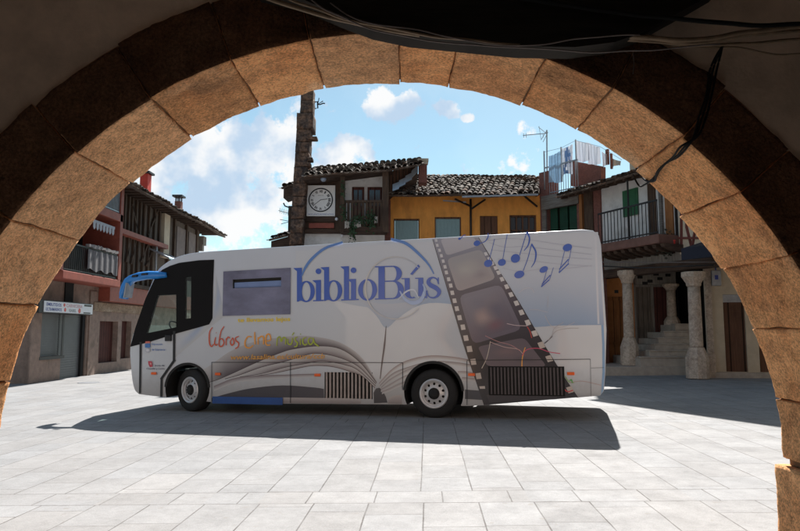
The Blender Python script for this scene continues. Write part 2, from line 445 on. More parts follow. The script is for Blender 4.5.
def roof_tiles(name, parent, eL, eR, rR, rL, sp=.23, tl=.36, rad=.10, sag=.05, pal=TILEC, seed=1):
    """barrel tiles over the quad eave-left, eave-right, ridge-right, ridge-left"""
    rnd = random.Random(seed)
    eL, eR, rR, rL = map(Vector, (eL, eR, rR, rL))
    nu = max(2, int((eR - eL).length / sp)); nt = max(2, int(((rL - eL).length) / (tl * .8)))
    nrm = (eR - eL).cross(rL - eL).normalized()
    if nrm.z < 0: nrm = -nrm
    def P(a, b):
        p = (eL.lerp(eR, a)).lerp(rL.lerp(rR, a), b)
        return p + nrm * (mnoise.noise(Vector((p.x * .5, p.y * .5, 3.1))) * sag)
    mb = MB(); base = MB()
    for i in range(nu):
        ac = (i + .5) / nu; jit = rnd.uniform(-.025, .025)
        for j in range(nt):
            b0 = j / nt - (.035 * rnd.random() if j == 0 else .006); b1 = min(1.0, (j + 1.25) / nt)
            lift0 = .035 + rnd.uniform(0, .022); lift1 = .008
            A = P(ac, b0); B = P(ac, b1); side = (eR - eL).normalized()
            A = A + side * (jit + rnd.uniform(-.045, .045)) + nrm * rnd.uniform(-.015, .025); B = B + side * (jit + rnd.uniform(-.02, .02))
            col = rnd.choice(pal); k = rnd.uniform(.7, 1.25); col = tuple(x * k * .5 for x in col)
            ra = rad * rnd.uniform(.9, 1.08); rb = ra * .8; n = 5; ring0 = []; ring1 = []; in0 = []
            for q in range(n + 1):
                t = math.pi * q / n
                ring0.append(A - side * ra * math.cos(t) + nrm * (ra * .85 * math.sin(t) + lift0))
                in0.append(A - side * (ra - .018) * math.cos(t) + nrm * ((ra - .018) * .85 * math.sin(t) + lift0 - .004))
                ring1.append(B - side * rb * math.cos(t) + nrm * (rb * .85 * math.sin(t) + lift1))
            for q in range(n):
                mb.face([ring0[q], ring0[q + 1], ring1[q + 1], ring1[q]], col)
                mb.face([in0[q], in0[q + 1], ring0[q + 1], ring0[q]], col)
            if j > 0:
                mb.face(in0, tuple(x * .5 for x in col))
        # channel tile between the columns (front lip only at the eave)
        A = P((i + 0.0) / nu, -.01)
        cc = tuple(x * .8 for x in rnd.choice(pal)); prev = None
        for q in range(5):
            t = math.pi * q / 4
            o = A - side * rad * math.cos(t) - nrm * (rad * .45 * math.sin(t) - .03); i_ = o - nrm * .02
            o2 = o + (rL - eL).normalized() * .35; i2 = i_ + (rL - eL).normalized() * .35
            if prev: mb.face([prev[0], o, i_, prev[1]], cc); mb.face([prev[1], i_, i2, prev[2]], cc)
            prev = (o, i_, i2)
    for i in range(6):
        for j in range(4):
            a0, a1, b0, b1 = i / 6, (i + 1) / 6, j / 4, (j + 1) / 4
            q = [P(a0, b0), P(a1, b0), P(a1, b1), P(a0, b1)]
            base.hexa([x - nrm * .07 for x in q] + [x + nrm * .012 for x in q])
    o = mb.build(name, M['tile'], parent, fix=False)
    b = base.build('roof_board', M['tilebase'], o, local=False)
    return o


def curve(pts, n=6):
    """Catmull-Rom through points (tuples)"""
    P = [Vector(p) for p in pts]; P = [P[0] * 2 - P[1]] + P + [P[-1] * 2 - P[-2]]; out = []
    for i in range(1, len(P) - 2):
        for k in range(n):
            t = k / n
            out.append(.5 * ((2 * P[i]) + (P[i + 1] - P[i - 1]) * t + (2 * P[i - 1] - 5 * P[i] + 4 * P[i + 1] - P[i + 2]) * t * t + (-P[i - 1] + 3 * P[i] - 3 * P[i + 1] + P[i + 2]) * t ** 3))
    out.append(P[-2]); return out


def text_poly(body, shear=0., bold=0.):
    c = bpy.data.curves.new('txt', 'FONT'); c.body = body; c.size = 1; c.shear = shear; c.offset = bold; c.resolution_u = 3
    o = bpy.data.objects.new('txt', c); COL.objects.link(o)
    dg = bpy.context.evaluated_depsgraph_get(); me = bpy.data.meshes.new_from_object(o.evaluated_get(dg))
    vs = [v.co.copy() for v in me.vertices]; fs = [tuple(p.vertices) for p in me.polygons]
    bpy.data.objects.remove(o); bpy.data.curves.remove(c); bpy.data.meshes.remove(me)
    return vs, fs


def add_text(mb, body, place, col=None, shear=0., bold=0.):
    """place(s,t) with s,t in 0..1 over the text's own bounds"""
    vs, fs = text_poly(body, shear, bold)
    if not vs: return
    x0 = min(v.x for v in vs); x1 = max(v.x for v in vs); y0 = min(v.y for v in vs); y1 = max(v.y for v in vs)
    for f in fs:
        mb.face([place((vs[i].x - x0) / (x1 - x0), (vs[i].y - y0) / (y1 - y0)) for i in f], col)


def gz(x): return .010 * x


def ground(px, py):
    r = ray(px, py); t = (gz(0) - EYE.z + .010 * EYE.x) / (r.z - .010 * r.x); return EYE + r * t


# ------------------------------------------------------------------ ground
def paving():
    m = bpy.data.materials.new('granite_paving'); m.use_nodes = True
    t = NT(m.node_tree); b = t.n['Principled BSDF']
    pos = t.node('ShaderNodeTexCoord').outputs['Object']
    sx = t.node('ShaderNodeSeparateXYZ'); t.put(sx.inputs[0], pos)
    a = math.atan(27 / 640)
    wobn = t.math('MULTIPLY', t.math('SUBTRACT', t.noise(pos, 1.2, 3, .5), .5), .02)
    u = t.math('ADD', t.math('SUBTRACT', t.math('MULTIPLY', sx.outputs[0], math.cos(a)), t.math('MULTIPLY', sx.outputs[1], math.sin(a))), wobn)
    v = t.math('ADD', t.math('ADD', t.math('MULTIPLY', sx.outputs[0], math.sin(a) * .25), t.math('MULTIPLY', sx.outputs[1], math.cos(a))), wobn)
    def wn(x, y, z=0.0):
        c = t.node('ShaderNodeCombineXYZ'); t.put(c.inputs[0], x); t.put(c.inputs[1], y); t.put(c.inputs[2], z)
        n = t.node('ShaderNodeTexWhiteNoise', noise_dimensions='3D'); t.put(n.inputs[0], c.outputs[0]); return n.outputs[0]
    bper, bw = 5.2, .42
    vb = t.math('SUBTRACT', v, 6.02)
    bi = t.math('FLOOR', t.math('DIVIDE', vb, bper)); bm_ = t.math('SUBTRACT', vb, t.math('MULTIPLY', bi, bper))
    inband = t.math('LESS_THAN', bm_, bw)
    # field
    cw = .50
    uf = t.math('ADD', t.math('DIVIDE', u, cw), t.math('MULTIPLY', wn(bi, 3.0), .6)); ci = t.math('FLOOR', uf); cf = t.math('SUBTRACT', uf, ci)
    rl = t.math('ADD', .55, t.math('MULTIPLY', wn(ci, bi, 7.0), .45))
    vf = t.math('DIVIDE', t.math('ADD', t.math('SUBTRACT', bm_, bw), t.math('MULTIPLY', wn(ci, bi, 1.0), 1.0)), rl)
    ri = t.math('FLOOR', vf); rf = t.math('SUBTRACT', vf, ri)
    du = t.math('MULTIPLY', t.math('MINIMUM', cf, t.math('SUBTRACT', 1.0, cf)), cw)
    dv = t.math('ADD', t.math('MULTIPLY', t.math('MINIMUM', rf, t.math('SUBTRACT', 1.0, rf)), rl), .0016)
    df = t.math('MINIMUM', du, dv)
    # band edges
    de = t.math('MINIMUM', t.math('ABSOLUTE', t.math('SUBTRACT', bm_, bw)), t.math('MINIMUM', bm_, t.math('SUBTRACT', bper, bm_)))
    ub = t.math('DIVIDE', t.math('ADD', u, t.math('MULTIPLY', wn(bi, 9.0), 1.0)), .63); ubi = t.math('FLOOR', ub); ubf = t.math('SUBTRACT', ub, ubi)
    db = t.math('MULTIPLY', t.math('MINIMUM', ubf, t.math('SUBTRACT', 1.0, ubf)), .63)
    def sel(c, x, y): return t.math('ADD', t.math('MULTIPLY', c, x), t.math('MULTIPLY', t.math('SUBTRACT', 1.0, c), y))
    dist = t.math('MINIMUM', sel(inband, db, df), de)
    idn = sel(inband, wn(ubi, bi, 21.0), wn(ci, t.math('ADD', ri, t.math('MULTIPLY', bi, 17.0)), 5.0))
    joint = t.maprange(t.math('ADD', dist, t.math('MULTIPLY', t.math('SUBTRACT', t.noise(pos, 18, 3, .6), .5), .007)), .0030, .0085)
    patch = t.noise(pos, .55, 5, .62); speck = t.noise(pos, 90, 3, .8); stain = t.noise(pos, 2.3, 7, .7)
    k = t.math('ADD', t.maprange(idn, 0., 1., .91, 1.05, False), t.maprange(patch, .3, .7, -.10, .07, False))
    k = t.math('ADD', k, t.maprange(speck, .3, .7, -.17, .15, False))
    k = t.math('ADD', k, t.maprange(t.noise(pos, 13, 6, .75), .3, .7, -.10, .08, False))
    k = t.math('ADD', k, t.maprange(stain, .35, .7, .04, -.10, False))
    warm = wn(ci, ri, 33.0)
    base = t.mix(t.math('MULTIPLY', warm, .7), (.270, .268, .270, 1), (.280, .268, .260, 1))
    hs = t.node('ShaderNodeVectorMath', operation='SCALE'); t.put(hs.inputs[0], base); t.put(hs.inputs['Scale'], k)
    dots = t.math('MAXIMUM', t.maprange(t.noise(pos, 9.0, 2, .4), .70, .74), t.math('MULTIPLY', t.maprange(t.noise(pos, 1.1, 8, .75), .60, .72), .55))
    col = t.mix(t.math('MULTIPLY', dots, .42), hs.outputs[0], (.2, .18, .16, 1))
    jstr = t.math('SUBTRACT', 1.0, t.math('MULTIPLY', t.math('SUBTRACT', 1.0, joint), t.maprange(t.noise(pos, 1.7, 4, .6), .35, .6, .45, 1.0, False)))
    col = t.mix(jstr, (.085, .075, .07, 1), col)
    t.l.new(col, b.inputs['Base Color'])
    t.put(b.inputs['Roughness'], t.maprange(stain, .3, .7, .62, .85, False)); b.inputs['Specular IOR Level'].default_value = .3
    h = t.math('ADD', t.math('MULTIPLY', joint, .6), t.math('MULTIPLY', speck, .25))
    bn = t.node('ShaderNodeBump'); bn.inputs['Strength'].default_value = .5; bn.inputs['Distance'].default_value = .006
    t.put(bn.inputs['Height'], h); t.l.new(bn.outputs[0], b.inputs['Normal'])
    return m


g = MB(); g.face([(-300, -60, gz(-300)), (300, -60, gz(300)), (300, 500, gz(300)), (-300, 500, gz(-300))])
go = g.build('ground', paving(), fix=False); go['kind'] = 'structure'

mh = ground(89, 382.7)
t_ = MB(); t_.lathe([(.34, 0), (.34, .008), (.30, .010), (.30, .006), (0.02, .006)], (0, 0, 0), n=28)
t_ = t_.build('manhole_cover', M['greymetal'], None); t_.location = (mh.x, mh.y, gz(mh.x) + .002)
tag(t_, 'round grey manhole cover set in the paving left of the bus', 'manhole cover')

# ------------------------------------------------------------------ portico (arch wall, side and back walls, ceiling)
YN, YF = 2.78, 3.38
CX, CZ, RI, RE = -.048, .878, 2.025, 2.305
aw = thing('stone_arcade_wall', 'ochre granite round arch with grey plastered spandrels framing the plaza', 'archway', (CX, YN, 0))
bks = [-6, 9.5, 20, 29.9, 39.8, 49.6, 60.4, 69.7, 81.1, 88.7, 100.3, 110.6, 122, 133.4, 145, 156.4, 168, 185]


def stone(name, fn, n, seed, parent, m, amp=.009, chip=.0045):
    nu, nv, nw = n; bm = bmesh.new(); vd = {}
    def vtx(i, j, k):
        if (i, j, k) not in vd:
            p = fn(i / nu, j / nv, k / nw); vd[(i, j, k)] = bm.verts.new(p)
        return vd[(i, j, k)]
    def quad(a, b, c, d):
        bm.faces.new([vtx(*a), vtx(*b), vtx(*c), vtx(*d)])
    for i in range(nu):
        for j in range(nv):
            for k in (0, nw): quad((i, j, k), (i + 1, j, k), (i + 1, j + 1, k), (i, j + 1, k))
    for i in range(nu):
        for k in range(nw):
            for j in (0, nv): quad((i, j, k), (i + 1, j, k), (i + 1, j, k + 1), (i, j, k + 1))
    for j in range(nv):
        for k in range(nw):
            for i in (0, nu): quad((i, j, k), (i, j + 1, k), (i, j + 1, k + 1), (i, j, k + 1))
    bmesh.ops.recalc_face_normals(bm, faces=bm.faces); bm.normal_update()
    off = Vector((seed * 3.7, 0, 0)); ctr = fn(.5, .5, .5); nrm = {v: v.normal.copy() for v in bm.verts}
    for (i, j, k), v in vd.items():
        p = v.co
        d = mnoise.noise((p + off) * 4) * amp * 1.0 + mnoise.noise((p + off) * 15) * amp * .5 + mnoise.noise((p + off) * 45) * amp * .28
        e = (i in (0, nu)) + (j in (0, nv)) + (k in (0, nw))
        if e >= 2: d -= chip * (.45 + 1.1 * abs(mnoise.noise((p + off) * 9)) + max(0, mnoise.noise((p + off) * 5) - .25) * 2.5)
        v.co = p + nrm[v] * d - WL[parent.name]
    me = bpy.data.meshes.new(name); bm.to_mesh(me); bm.free()
    for p in me.polygons: p.use_smooth = True
    me.materials.append(m)
    if m is M['arch']:      # inner faces get the darker granite copy, their shade painted in
        me.materials.append(M['archshade'])
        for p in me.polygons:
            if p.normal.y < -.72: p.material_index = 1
    o = bpy.data.objects.new(name, me); COL.objects.link(o); o.parent = parent; WL[o.name] = WL[parent.name]
    return o


def pol(a, r, y): return Vector((CX + r * math.cos(a), y, CZ + r * math.sin(a)))


rs = random.Random(3)
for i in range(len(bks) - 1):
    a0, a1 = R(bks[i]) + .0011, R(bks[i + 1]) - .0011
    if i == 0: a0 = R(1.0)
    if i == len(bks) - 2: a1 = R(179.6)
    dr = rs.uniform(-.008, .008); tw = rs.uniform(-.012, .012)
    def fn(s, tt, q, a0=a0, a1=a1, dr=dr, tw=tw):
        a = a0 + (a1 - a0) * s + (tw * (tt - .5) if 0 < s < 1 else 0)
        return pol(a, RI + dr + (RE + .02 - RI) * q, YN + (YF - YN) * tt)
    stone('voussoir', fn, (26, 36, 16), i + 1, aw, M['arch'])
# jambs
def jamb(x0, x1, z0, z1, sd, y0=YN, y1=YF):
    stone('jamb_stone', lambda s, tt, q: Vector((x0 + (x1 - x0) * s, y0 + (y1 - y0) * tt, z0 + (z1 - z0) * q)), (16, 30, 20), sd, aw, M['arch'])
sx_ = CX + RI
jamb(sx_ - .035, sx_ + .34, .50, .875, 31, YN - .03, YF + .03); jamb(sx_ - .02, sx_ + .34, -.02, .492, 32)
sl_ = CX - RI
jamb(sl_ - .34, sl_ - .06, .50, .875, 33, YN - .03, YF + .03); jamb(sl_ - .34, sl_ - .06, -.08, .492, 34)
mo = MB()
for k in range(60):
    a0, a1 = math.pi * k / 60, math.pi * (k + 1) / 60
    p = [pol(a0, RI + .024, YN + .03), pol(a1, RI + .024, YN + .03), pol(a1, RE + .05, YN + .02), pol(a0, RE + .05, YN + .02)]
    mo.hexa([x for x in p] + [x + Vector((0, YF - YN - .04, 0)) for x in p])
mo.build('mortar', M['mortar'], aw)
# plaster wall with arch hole, near face slightly recessed; the same wall carries on left and right as further piers
def spandrel():
    mb = MB(); ZT = 3.62; n = 96; X0, X1 = -7., 7.
    ys, ye = YN + .012, YF - .02; prev = None
    r = RE + .004; cz = CZ + .018
    for k in range(n + 1):
        a = math.pi * k / n; x = CX + r * math.cos(a); z = cz + r * math.sin(a)
        rough = mnoise.noise(Vector((x * 3, z * 3, 0))) * .010
        x += rough * math.cos(a); z += rough * math.sin(a)
        # outer boundary point: ray from the centre to the rectangle
        ca, sa = math.cos(a), math.sin(a)
        tx = (X1 - CX) / ca if ca > 1e-6 else ((X0 - CX) / ca if ca < -1e-6 else 1e9)
        tz = (ZT - cz) / sa if sa > 1e-6 else 1e9
        tt = min(tx, tz); ox, oz = CX + tt * ca, cz + tt * sa
        cur = (x, z, ox, oz)
        if prev:
            if (prev[3] < ZT - 1e-4) != (oz < ZT - 1e-4):   # corner
                cxx = X1 if ox > 0 else X0
                for y in (ys, ye): mb.face([(prev[2], y, prev[3]), (cxx, y, ZT), (ox, y, oz)])
            for y in (ys, ye): mb.face([(prev[0], y, prev[1]), (prev[2], y, prev[3]), (ox, y, oz), (x, y, z)])
            mb.face([(prev[0], ys, prev[1]), (x, ys, z), (x, ye, z), (prev[0], ye, prev[1])])
        prev = cur
    for (xa, xb) in ((X0, CX - r), (CX + r, X1)):
        mb.wbox(xa, xb, ys, ye, -.2, cz)
    return mb
spandrel().build('plaster_wall', M['spandrel'], aw, fix=True)
# unseen storeys added above the arcade to dim the sky light on the plaza
up = MB(); up.wbox(-22, 22, YF - .35, YF - .02, 3.62, 11.5); up.wbox(-22, -7, YF - .35, YF - .02, -.4, 3.62); up.wbox(7, 22, YF - .35, YF - .02, -.2, 3.62)
up.build('added_upper_storey', mat('added_storey_render', (.13, .12, .12), .9, .2, 2), aw)

ph = aw
pb = MB()
pb.wbox(-7, 7, -2.4, -2.2, -.2, 3.6); pb.wbox(-7.2, -7, -2.4, YF - .02, -.2, 3.6); pb.wbox(7, 7.2, -2.4, YF - .02, -.2, 3.6)
pb.build('inner_wall', M['inner'], ph)
pb = MB(); pb.wbox(-7, 7, -2.2, YN + .01, 3.6, 3.75); pb.build('ceiling', M['inner'], ph)
for k, y in enumerate((-1.7, -.8, .1, 1.0)):
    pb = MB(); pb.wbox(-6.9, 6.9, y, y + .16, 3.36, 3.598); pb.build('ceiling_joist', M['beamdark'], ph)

# timber beam and the cables strung along the arch face
bm_ = MB()
bp = [at(*p, 2.62) for p in ((255, -12), (300, -2), (340, 15), (372, 27), (410, 35), (460, 40), (520, 46), (575, 47), (615, 42), (645, 31), (672, 16), (698, 2), (722, -12))]
bp2 = [Vector(p) for p in bp]
top = [Vector((p.x, p.y, 3.42)) for p in bp2]
for i in range(len(bp2) - 1):
    a, b = bp2[i], bp2[i + 1]; c, d = top[i + 1], top[i]; e = Vector((0, .12, 0))
    bm_.hexa([a, b, b + e, a + e, d, c, c + e, d + e])
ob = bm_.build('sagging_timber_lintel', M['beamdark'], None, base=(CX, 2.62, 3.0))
tag(ob, 'black timber board sagging over the crown of the arch', 'timber')


def cable(name, label, pts, r, m, Y=2.70, grp=None, n=8):
    P = [(p[0], p[1], p[2] if len(p) > 2 else Y) for p in pts]
    mb = MB(); q = curve([at(*p) for p in P], n)
    q = [x + Vector((mnoise.noise(x * 5) * .004, 0, mnoise.noise(x * 7 + Vector((3, 0, 0))) * .005)) for x in q]
    mb.tube(q, r, 8)
    o = mb.build(name, m, None, smooth=True, base=q[0]); tag(o, label, 'cable', grp); return o


cable('cable', 'thick tan cable sloping down from the top edge left of the arch crown', [(245, -14), (272, 0), (300, 9), (330, 17), (352, 22), (380, 29), (420, 35)], .010, M['cable_tan'], 2.60, 'cables strung over the arch')
cable('cable', 'brown cable just above the thick tan one, left of the crown', [(262, -16), (290, 0), (318, 9), (345, 19), (390, 28), (440, 37), (520, 45)], .006, M['cable_tan'], 2.58, 'cables strung over the arch')
cable('cable', 'thin grey cable crossing the top of the lit stone band', [(300, -10), (322, 8), (345, 18), (372, 29), (410, 37), (460, 44), (530, 48), (600, 52), (660, 49), (720, 44)], .0035, M['cable_grey'], 2.56, 'cables strung over the arch')
cable('cable', 'thin grey cable in short glints over the black timber', [(330, 3), (350, 16), (375, 24), (420, 30), (480, 43), (540, 45), (580, 38), (640, 35)], .003, M['cable_grey'], 2.57, 'cables strung over the arch')
cable('cable', 'thick tan cable running to the right edge above the plaster', [(600, 35), (640, 37), (680, 40), (715, 38), (745, 32), (780, 28), (830, 24)], .011, M['cable_tan'], 2.64, 'cables strung over the arch')
cable('cable', 'second tan cable twisted under the thick one at the right', [(600, 38), (650, 39), (690, 43), (720, 40), (760, 33), (830, 30)], .009, M['cable_tan'], 2.66, 'cables strung over the arch')
cable('cable', 'brown cable lowest of the bundle at the right edge', [(560, 34), (640, 41), (700, 45), (745, 44), (780, 40), (830, 38)], .007, M['cable_tan'], 2.67, 'cables strung over the arch')
cable('cable', 'pale frayed wire over the right plaster patch', [(655, 42), (700, 47), (740, 48), (765, 52), (785, 54), (830, 52)], .004, M['cable_tan'], 2.72, 'cables strung over the arch')
cable('cable', 'black cable along the very top right of the ceiling edge', [(520, -2), (600, 10), (650, 16), (700, 21), (760, 25), (830, 22)], .010, M['cable'], 2.60, 'cables strung over the arch')
for k, (dx, lab) in enumerate(((0, 'black cable hanging down the plaster, left one of the loop'), (3, 'black cable hanging down the plaster, middle one of the loop'), (7, 'black cable hanging down the plaster, right one of the loop'))):
    cable('hanging_cable', lab, [(724 - dx * .2, 44, 2.70), (716 + dx * .6, 56, 2.72), (709 + dx, 72, 2.745), (706 + dx * .8, 95, 2.745), (699 + dx, 118, 2.745), (694 + dx * .5, 136, 2.745), (687 - dx, 147, 2.78), (676 - dx * .6, 158, 2.92), (664 - dx, 164 + dx, 3.06), (655, 176 + dx * .6, 3.22), (648, 181, 3.34), (641 + dx * .3, 176, 3.42), (636 + dx * .3, 168, 3.44)], .0050, M['cable'], grp='black cables drooping over the soffit')
cable('loose_cable', 'short black cable end curling off the inner arch edge', [(655, 178, 3.22), (645, 184, 3.36), (640, 186, 3.42), (636, 181, 3.43), (633, 174, 3.44)], .005, M['cable'], grp='black cables drooping over the soffit')
cable('hanging_cable', 'thin wire stub hanging on the dark ring stones right of the crown', [(633, 52, 2.73), (634, 62, 2.735), (633, 74, 2.735)], .002, M['cable_grey'])

# ------------------------------------------------------------------ bus
PR = ground(433.8, 418.3); PF = ground(192.0, 412.2)
dirb = (PR - PF); WB = dirb.length; dx_ = dirb.normalized()
ny_ = Vector((0, 0, 1)).cross(dx_).normalized()      # away from the camera
nz_ = dx_.cross(ny_).normalized()
BM = Matrix(((dx_.x, ny_.x, nz_.x, PF.x), (dx_.y, ny_.y, nz_.y, PF.y), (dx_.z, ny_.z, nz_.z, PF.z), (0, 0, 0, 1)))
bus = thing('library_bus', 'white mobile library bus with blue lettering and film strip livery parked on the plaza', 'bus')
bus.matrix_world = BM; WL[bus.name] = Vector((0, 0, 0))
BI = BM.inverted()
eyeL = BI @ EYE


def bu(px, py, y=0.):
    r = BI.to_3x3() @ ray(px, py); t = (y - eyeL.y) / r.y; p = eyeL + r * t
    return p.x, p.z


def bp3(px, py, y=-.002):
    x, z = bu(px, py, 0.); return Vector((x, y, z))


BW = 2.42
xr, _ = bu(603.5, 300); zt_r = bu(590, 230)[1]; zt_f = bu(215, 251)[1]
ZR = (bu(300, 246)[1] + bu(590, 229.2)[1]) / 2
print('BUS', WB, 'rear x', xr, 'roof z rear/front', zt_r, zt_f, bu(300, 246)[1], 'skirt', bu(230, 403)[1], bu(380, 404)[1], bu(600, 395.5)[1])
out = []
def B2(px, py): out.append(bu(px, py))
for p in ((138.5, 394.2), (134.5, 390), (132, 380), (130.6, 365), (130, 347), (135, 328), (145.5, 298), (153, 279.5), (157.5, 270.5), (163, 265), (172, 259.2), (183, 255), (198, 252.3), (230, 250), (300, 245.6), (440, 237.6)): B2(*p)
out[:] = [(p.x, p.y) for p in curve([Vector((a, b, 0)) for a, b in out], 3)]; NF = len(out)
out += [(xr - .30, bu(590, 229.0)[1] - .0), (xr - .12, bu(590, 229)[1] - .03), (xr - .03, bu(590, 229)[1] - .12), (xr, bu(590, 229)[1] - .28), (xr + .03, bu(604.5, 330)[1])]
for p in ((605.5, 372), (604, 391), (600, 395.7), (577, 397.8), (485, 405.2), (467, 406), (402, 404.5), (283, 403.6), (212, 402.2), (211, 402.0), (162.5, 397.0), (150, 395.6)): B2(*p)

bm = bmesh.new()
near = [bm.verts.new((x, 0, z)) for x, z in out]; far = [bm.verts.new((x, BW, z)) for x, z in out]
f0 = bm.faces.new(near); f1 = bm.faces.new(far[::-1])
n_ = len(out)
for i in range(n_): bm.faces.new([near[i], far[i], far[(i + 1) % n_], near[(i + 1) % n_]])
bmesh.ops.recalc_face_normals(bm, faces=bm.faces)
ed = []
for i in range(0, NF + 8):
    for L_ in (near, far):
        e = bm.edges.get((L_[i], L_[(i + 1) % n_]))
        if e: ed.append(e)
bmesh.ops.bevel(bm, geom=ed, offset=.10, offset_type='OFFSET', segments=4, profile=.5, affect='EDGES', clamp_overlap=True)
me = bpy.data.meshes.new('body'); bm.to_mesh(me); bm.free()


def livery():
    m = bpy.data.materials.new('bus_paint'); m.use_nodes = True
    t = NT(m.node_tree); b = t.n['Principled BSDF']
    v = t.node('ShaderNodeTexCoord').outputs['Object']
    sx = t.node('ShaderNodeSeparateXYZ'); t.put(sx.inputs[0], v)
    n = t.noise(v, .9, 4, .5)
    base = t.mix(t.maprange(sx.outputs[2], 1.1, 3.0), (.525, .55, .59, 1), (.535, .575, .64, 1))
    base = t.mix(t.math('MULTIPLY', t.maprange(n, .4, .7), .25), base, (.44, .46, .52, 1))
    # lower edge grime
    base = t.mix(t.math('MULTIPLY', t.maprange(t.math('ADD', sx.outputs[2], t.math('MULTIPLY', t.noise(v, 6, 5, .7), .35)), 1.15, .5), .55), base, (.24, .21, .19, 1))
    t.l.new(base, b.inputs['Base Color']); b.inputs['Roughness'].default_value = .3
    b.inputs['Coat Weight'].default_value = .6; b.inputs['Coat Roughness'].default_value = .05
    bn = t.node('ShaderNodeBump'); bn.inputs['Strength'].default_value = .12; bn.inputs['Distance'].default_value = .02
    t.put(bn.inputs['Height'], t.noise(v, 1.6, 2, .4)); t.l.new(bn.outputs[0], b.inputs['Normal'])
    return m


M['body'] = livery(); me.materials.append(M['body']); me.materials.append(M['dark'])
tmp = bpy.data.objects.new('tmp', me); COL.objects.link(tmp)
cutters = []


def cutter(mb, mi=1):
    me2 = bpy.data.meshes.new('cut'); me2.from_pydata(mb.v, [], mb.f)
    b2 = bmesh.new(); b2.from_mesh(me2); bmesh.ops.recalc_face_normals(b2, faces=b2.faces); b2.to_mesh(me2); b2.free()
    me2.materials.append(M['body']); me2.materials.append(M['dark'])
    for p in me2.polygons: p.material_index = mi
    o = bpy.data.objects.new('cut', me2); COL.objects.link(o); cutters.append(o)
    md = tmp.modifiers.new('b', 'BOOLEAN'); md.operation = 'DIFFERENCE'; md.object = o; md.solver = 'EXACT'


RWX, FWX = WB, 0.
zc = .43
AR = .545
for wx, AR in ((RWX, .545), (FWX - .12, .50)):
    for y0, y1 in ((-.2, .62), (BW - .62, BW + .2)):
        c = MB(); pts = [(wx + AR * math.cos(2 * math.pi * k / 40), y0, zc + .03 + AR * math.sin(2 * math.pi * k / 40)) for k in range(40)]
        c.prism(pts, (0, y1 - y0, 0)); cutter(c)
# cab interior
x0, z0 = bu(158, 333); xa = bu(214, 300)[0]
zf, ztp = bu(177, 372)[1], bu(185, 262)[1]
cin = MB()
fr_pts = [bu(136.5, 343), bu(148, 304), bu(160, 276), bu(170, 266)]
poly = [(x + .03, .05, z) for x, z in fr_pts] + [(xa, .05, ztp), (xa, .05, zf), (fr_pts[0][0] + .03, .05, zf)]
cin.prism(poly, (0, BW - .10, 0)); cutter(cin)
# openings: door window, quarter window (through both sides), windscreen
DW = [bu(157.7, 295.6), bu(176.5, 294.6), bu(176.5, 327.3), bu(146.8, 333.3)]
QW = [bu(185.8, 277.7), bu(191.6, 277.2), bu(191.0, 318.2), bu(185.2, 319)]
for q in (DW, QW):
    c = MB(); c.prism([(x, -.3, z) for x, z in q], (0, BW + .6, 0)); cutter(c)
c = MB(); c.prism([(x, BW - .3, z) for x, z in [bu(*p) for p in ((160, 276), (170, 270), (207, 265), (206, 318), (177, 327), (143, 335))]], (0, .6, 0)); cutter(c)
c = MB(); xw, zw = bu(139, 338); xw2, zw2 = bu(155, 277)
c.wbox(xw - .9, xw2 + .16, .22, BW - .22, zw, zw2); cutter(c)
# side window slot and grille recesses
def cutbox(x0, y0, x1, y1, depth):
    a = bu(x0, y1); b = bu(x1, y0); c = MB(); c.wbox(a[0], b[0], -.2, depth, a[1], b[1]); cutter(c); return a[0], b[0], a[1], b[1]
G1 = cutbox(324.5, 372.5, 372.5, 398.2, .09)
a_ = bu(490, 394); b_ = bu(563, 367.7); G2 = (a_[0], b_[0], a_[1], b_[1])
# slot follows the roof line
SLOT = [bu(233, 279.6), bu(281.6, 277.2), bu(281.6, 286.8), bu(233, 288.4)]
c = MB(); c.prism([(x, -.1, z) for x, z in SLOT], (0, .16, 0)); cutter(c)
dg = bpy.context.evaluated_depsgraph_get()
bme = bpy.data.meshes.new_from_object(tmp.evaluated_get(dg)); bme.name = 'body'
for o in cutters: bpy.data.objects.remove(o)
bpy.data.objects.remove(tmp)
body = bpy.data.objects.new('body', bme); COL.objects.link(body); body.parent = bus; WL[body.name] = Vector()
for p in bme.polygons: p.use_smooth = True
try: bme.set_sharp_from_angle(angle=R(28))
except Exception: pass

LAY = [0.0015]
def lay(step=.0006):
    LAY[0] += step * .35; return -LAY[0]


def bpoly(mb, pts, y, col): mb.face([bp3(a, b, y) for a, b in pts], col)


def bline(mb, pts, wd, y, col, smooth=True, n=5):
    """ribbon along photo points; width in photo pixels (number or list)"""
    q = [Vector((*p, 0)) for p in pts]
    if smooth and len(pts) > 2: q = curve(q, n)
    m_ = len(q)
    def W_(i):
        if isinstance(wd, (list, tuple)):
            f = i / (m_ - 1) * (len(wd) - 1); k = min(int(f), len(wd) - 2); return wd[k] + (wd[k + 1] - wd[k]) * (f - k)
        return wd
    L_, R_ = [], []
    for i, p in enumerate(q):
        d = (q[min(i + 1, m_ - 1)] - q[max(i - 1, 0)]); d = d.normalized() if d.length else Vector((1, 0, 0)); nn = Vector((-d.y, d.x, 0)) * W_(i) / 2
        L_.append(p + nn); R_.append(p - nn)
    for i in range(m_ - 1):
        mb.face([bp3(L_[i].x, L_[i].y, y), bp3(L_[i + 1].x, L_[i + 1].y, y), bp3(R_[i + 1].x, R_[i + 1].y, y), bp3(R_[i].x, R_[i].y, y)], col)


def bell(mb, cx, cy, rx, ry, y, col, rot=0, n=20):
    bpoly(mb, [(cx + rx * math.cos(t) * math.cos(rot) - ry * math.sin(t) * math.sin(rot), cy + rx * math.cos(t) * math.sin(rot) + ry * math.sin(t) * math.cos(rot)) for t in [2 * math.pi * k / n for k in range(n)]], y, col)


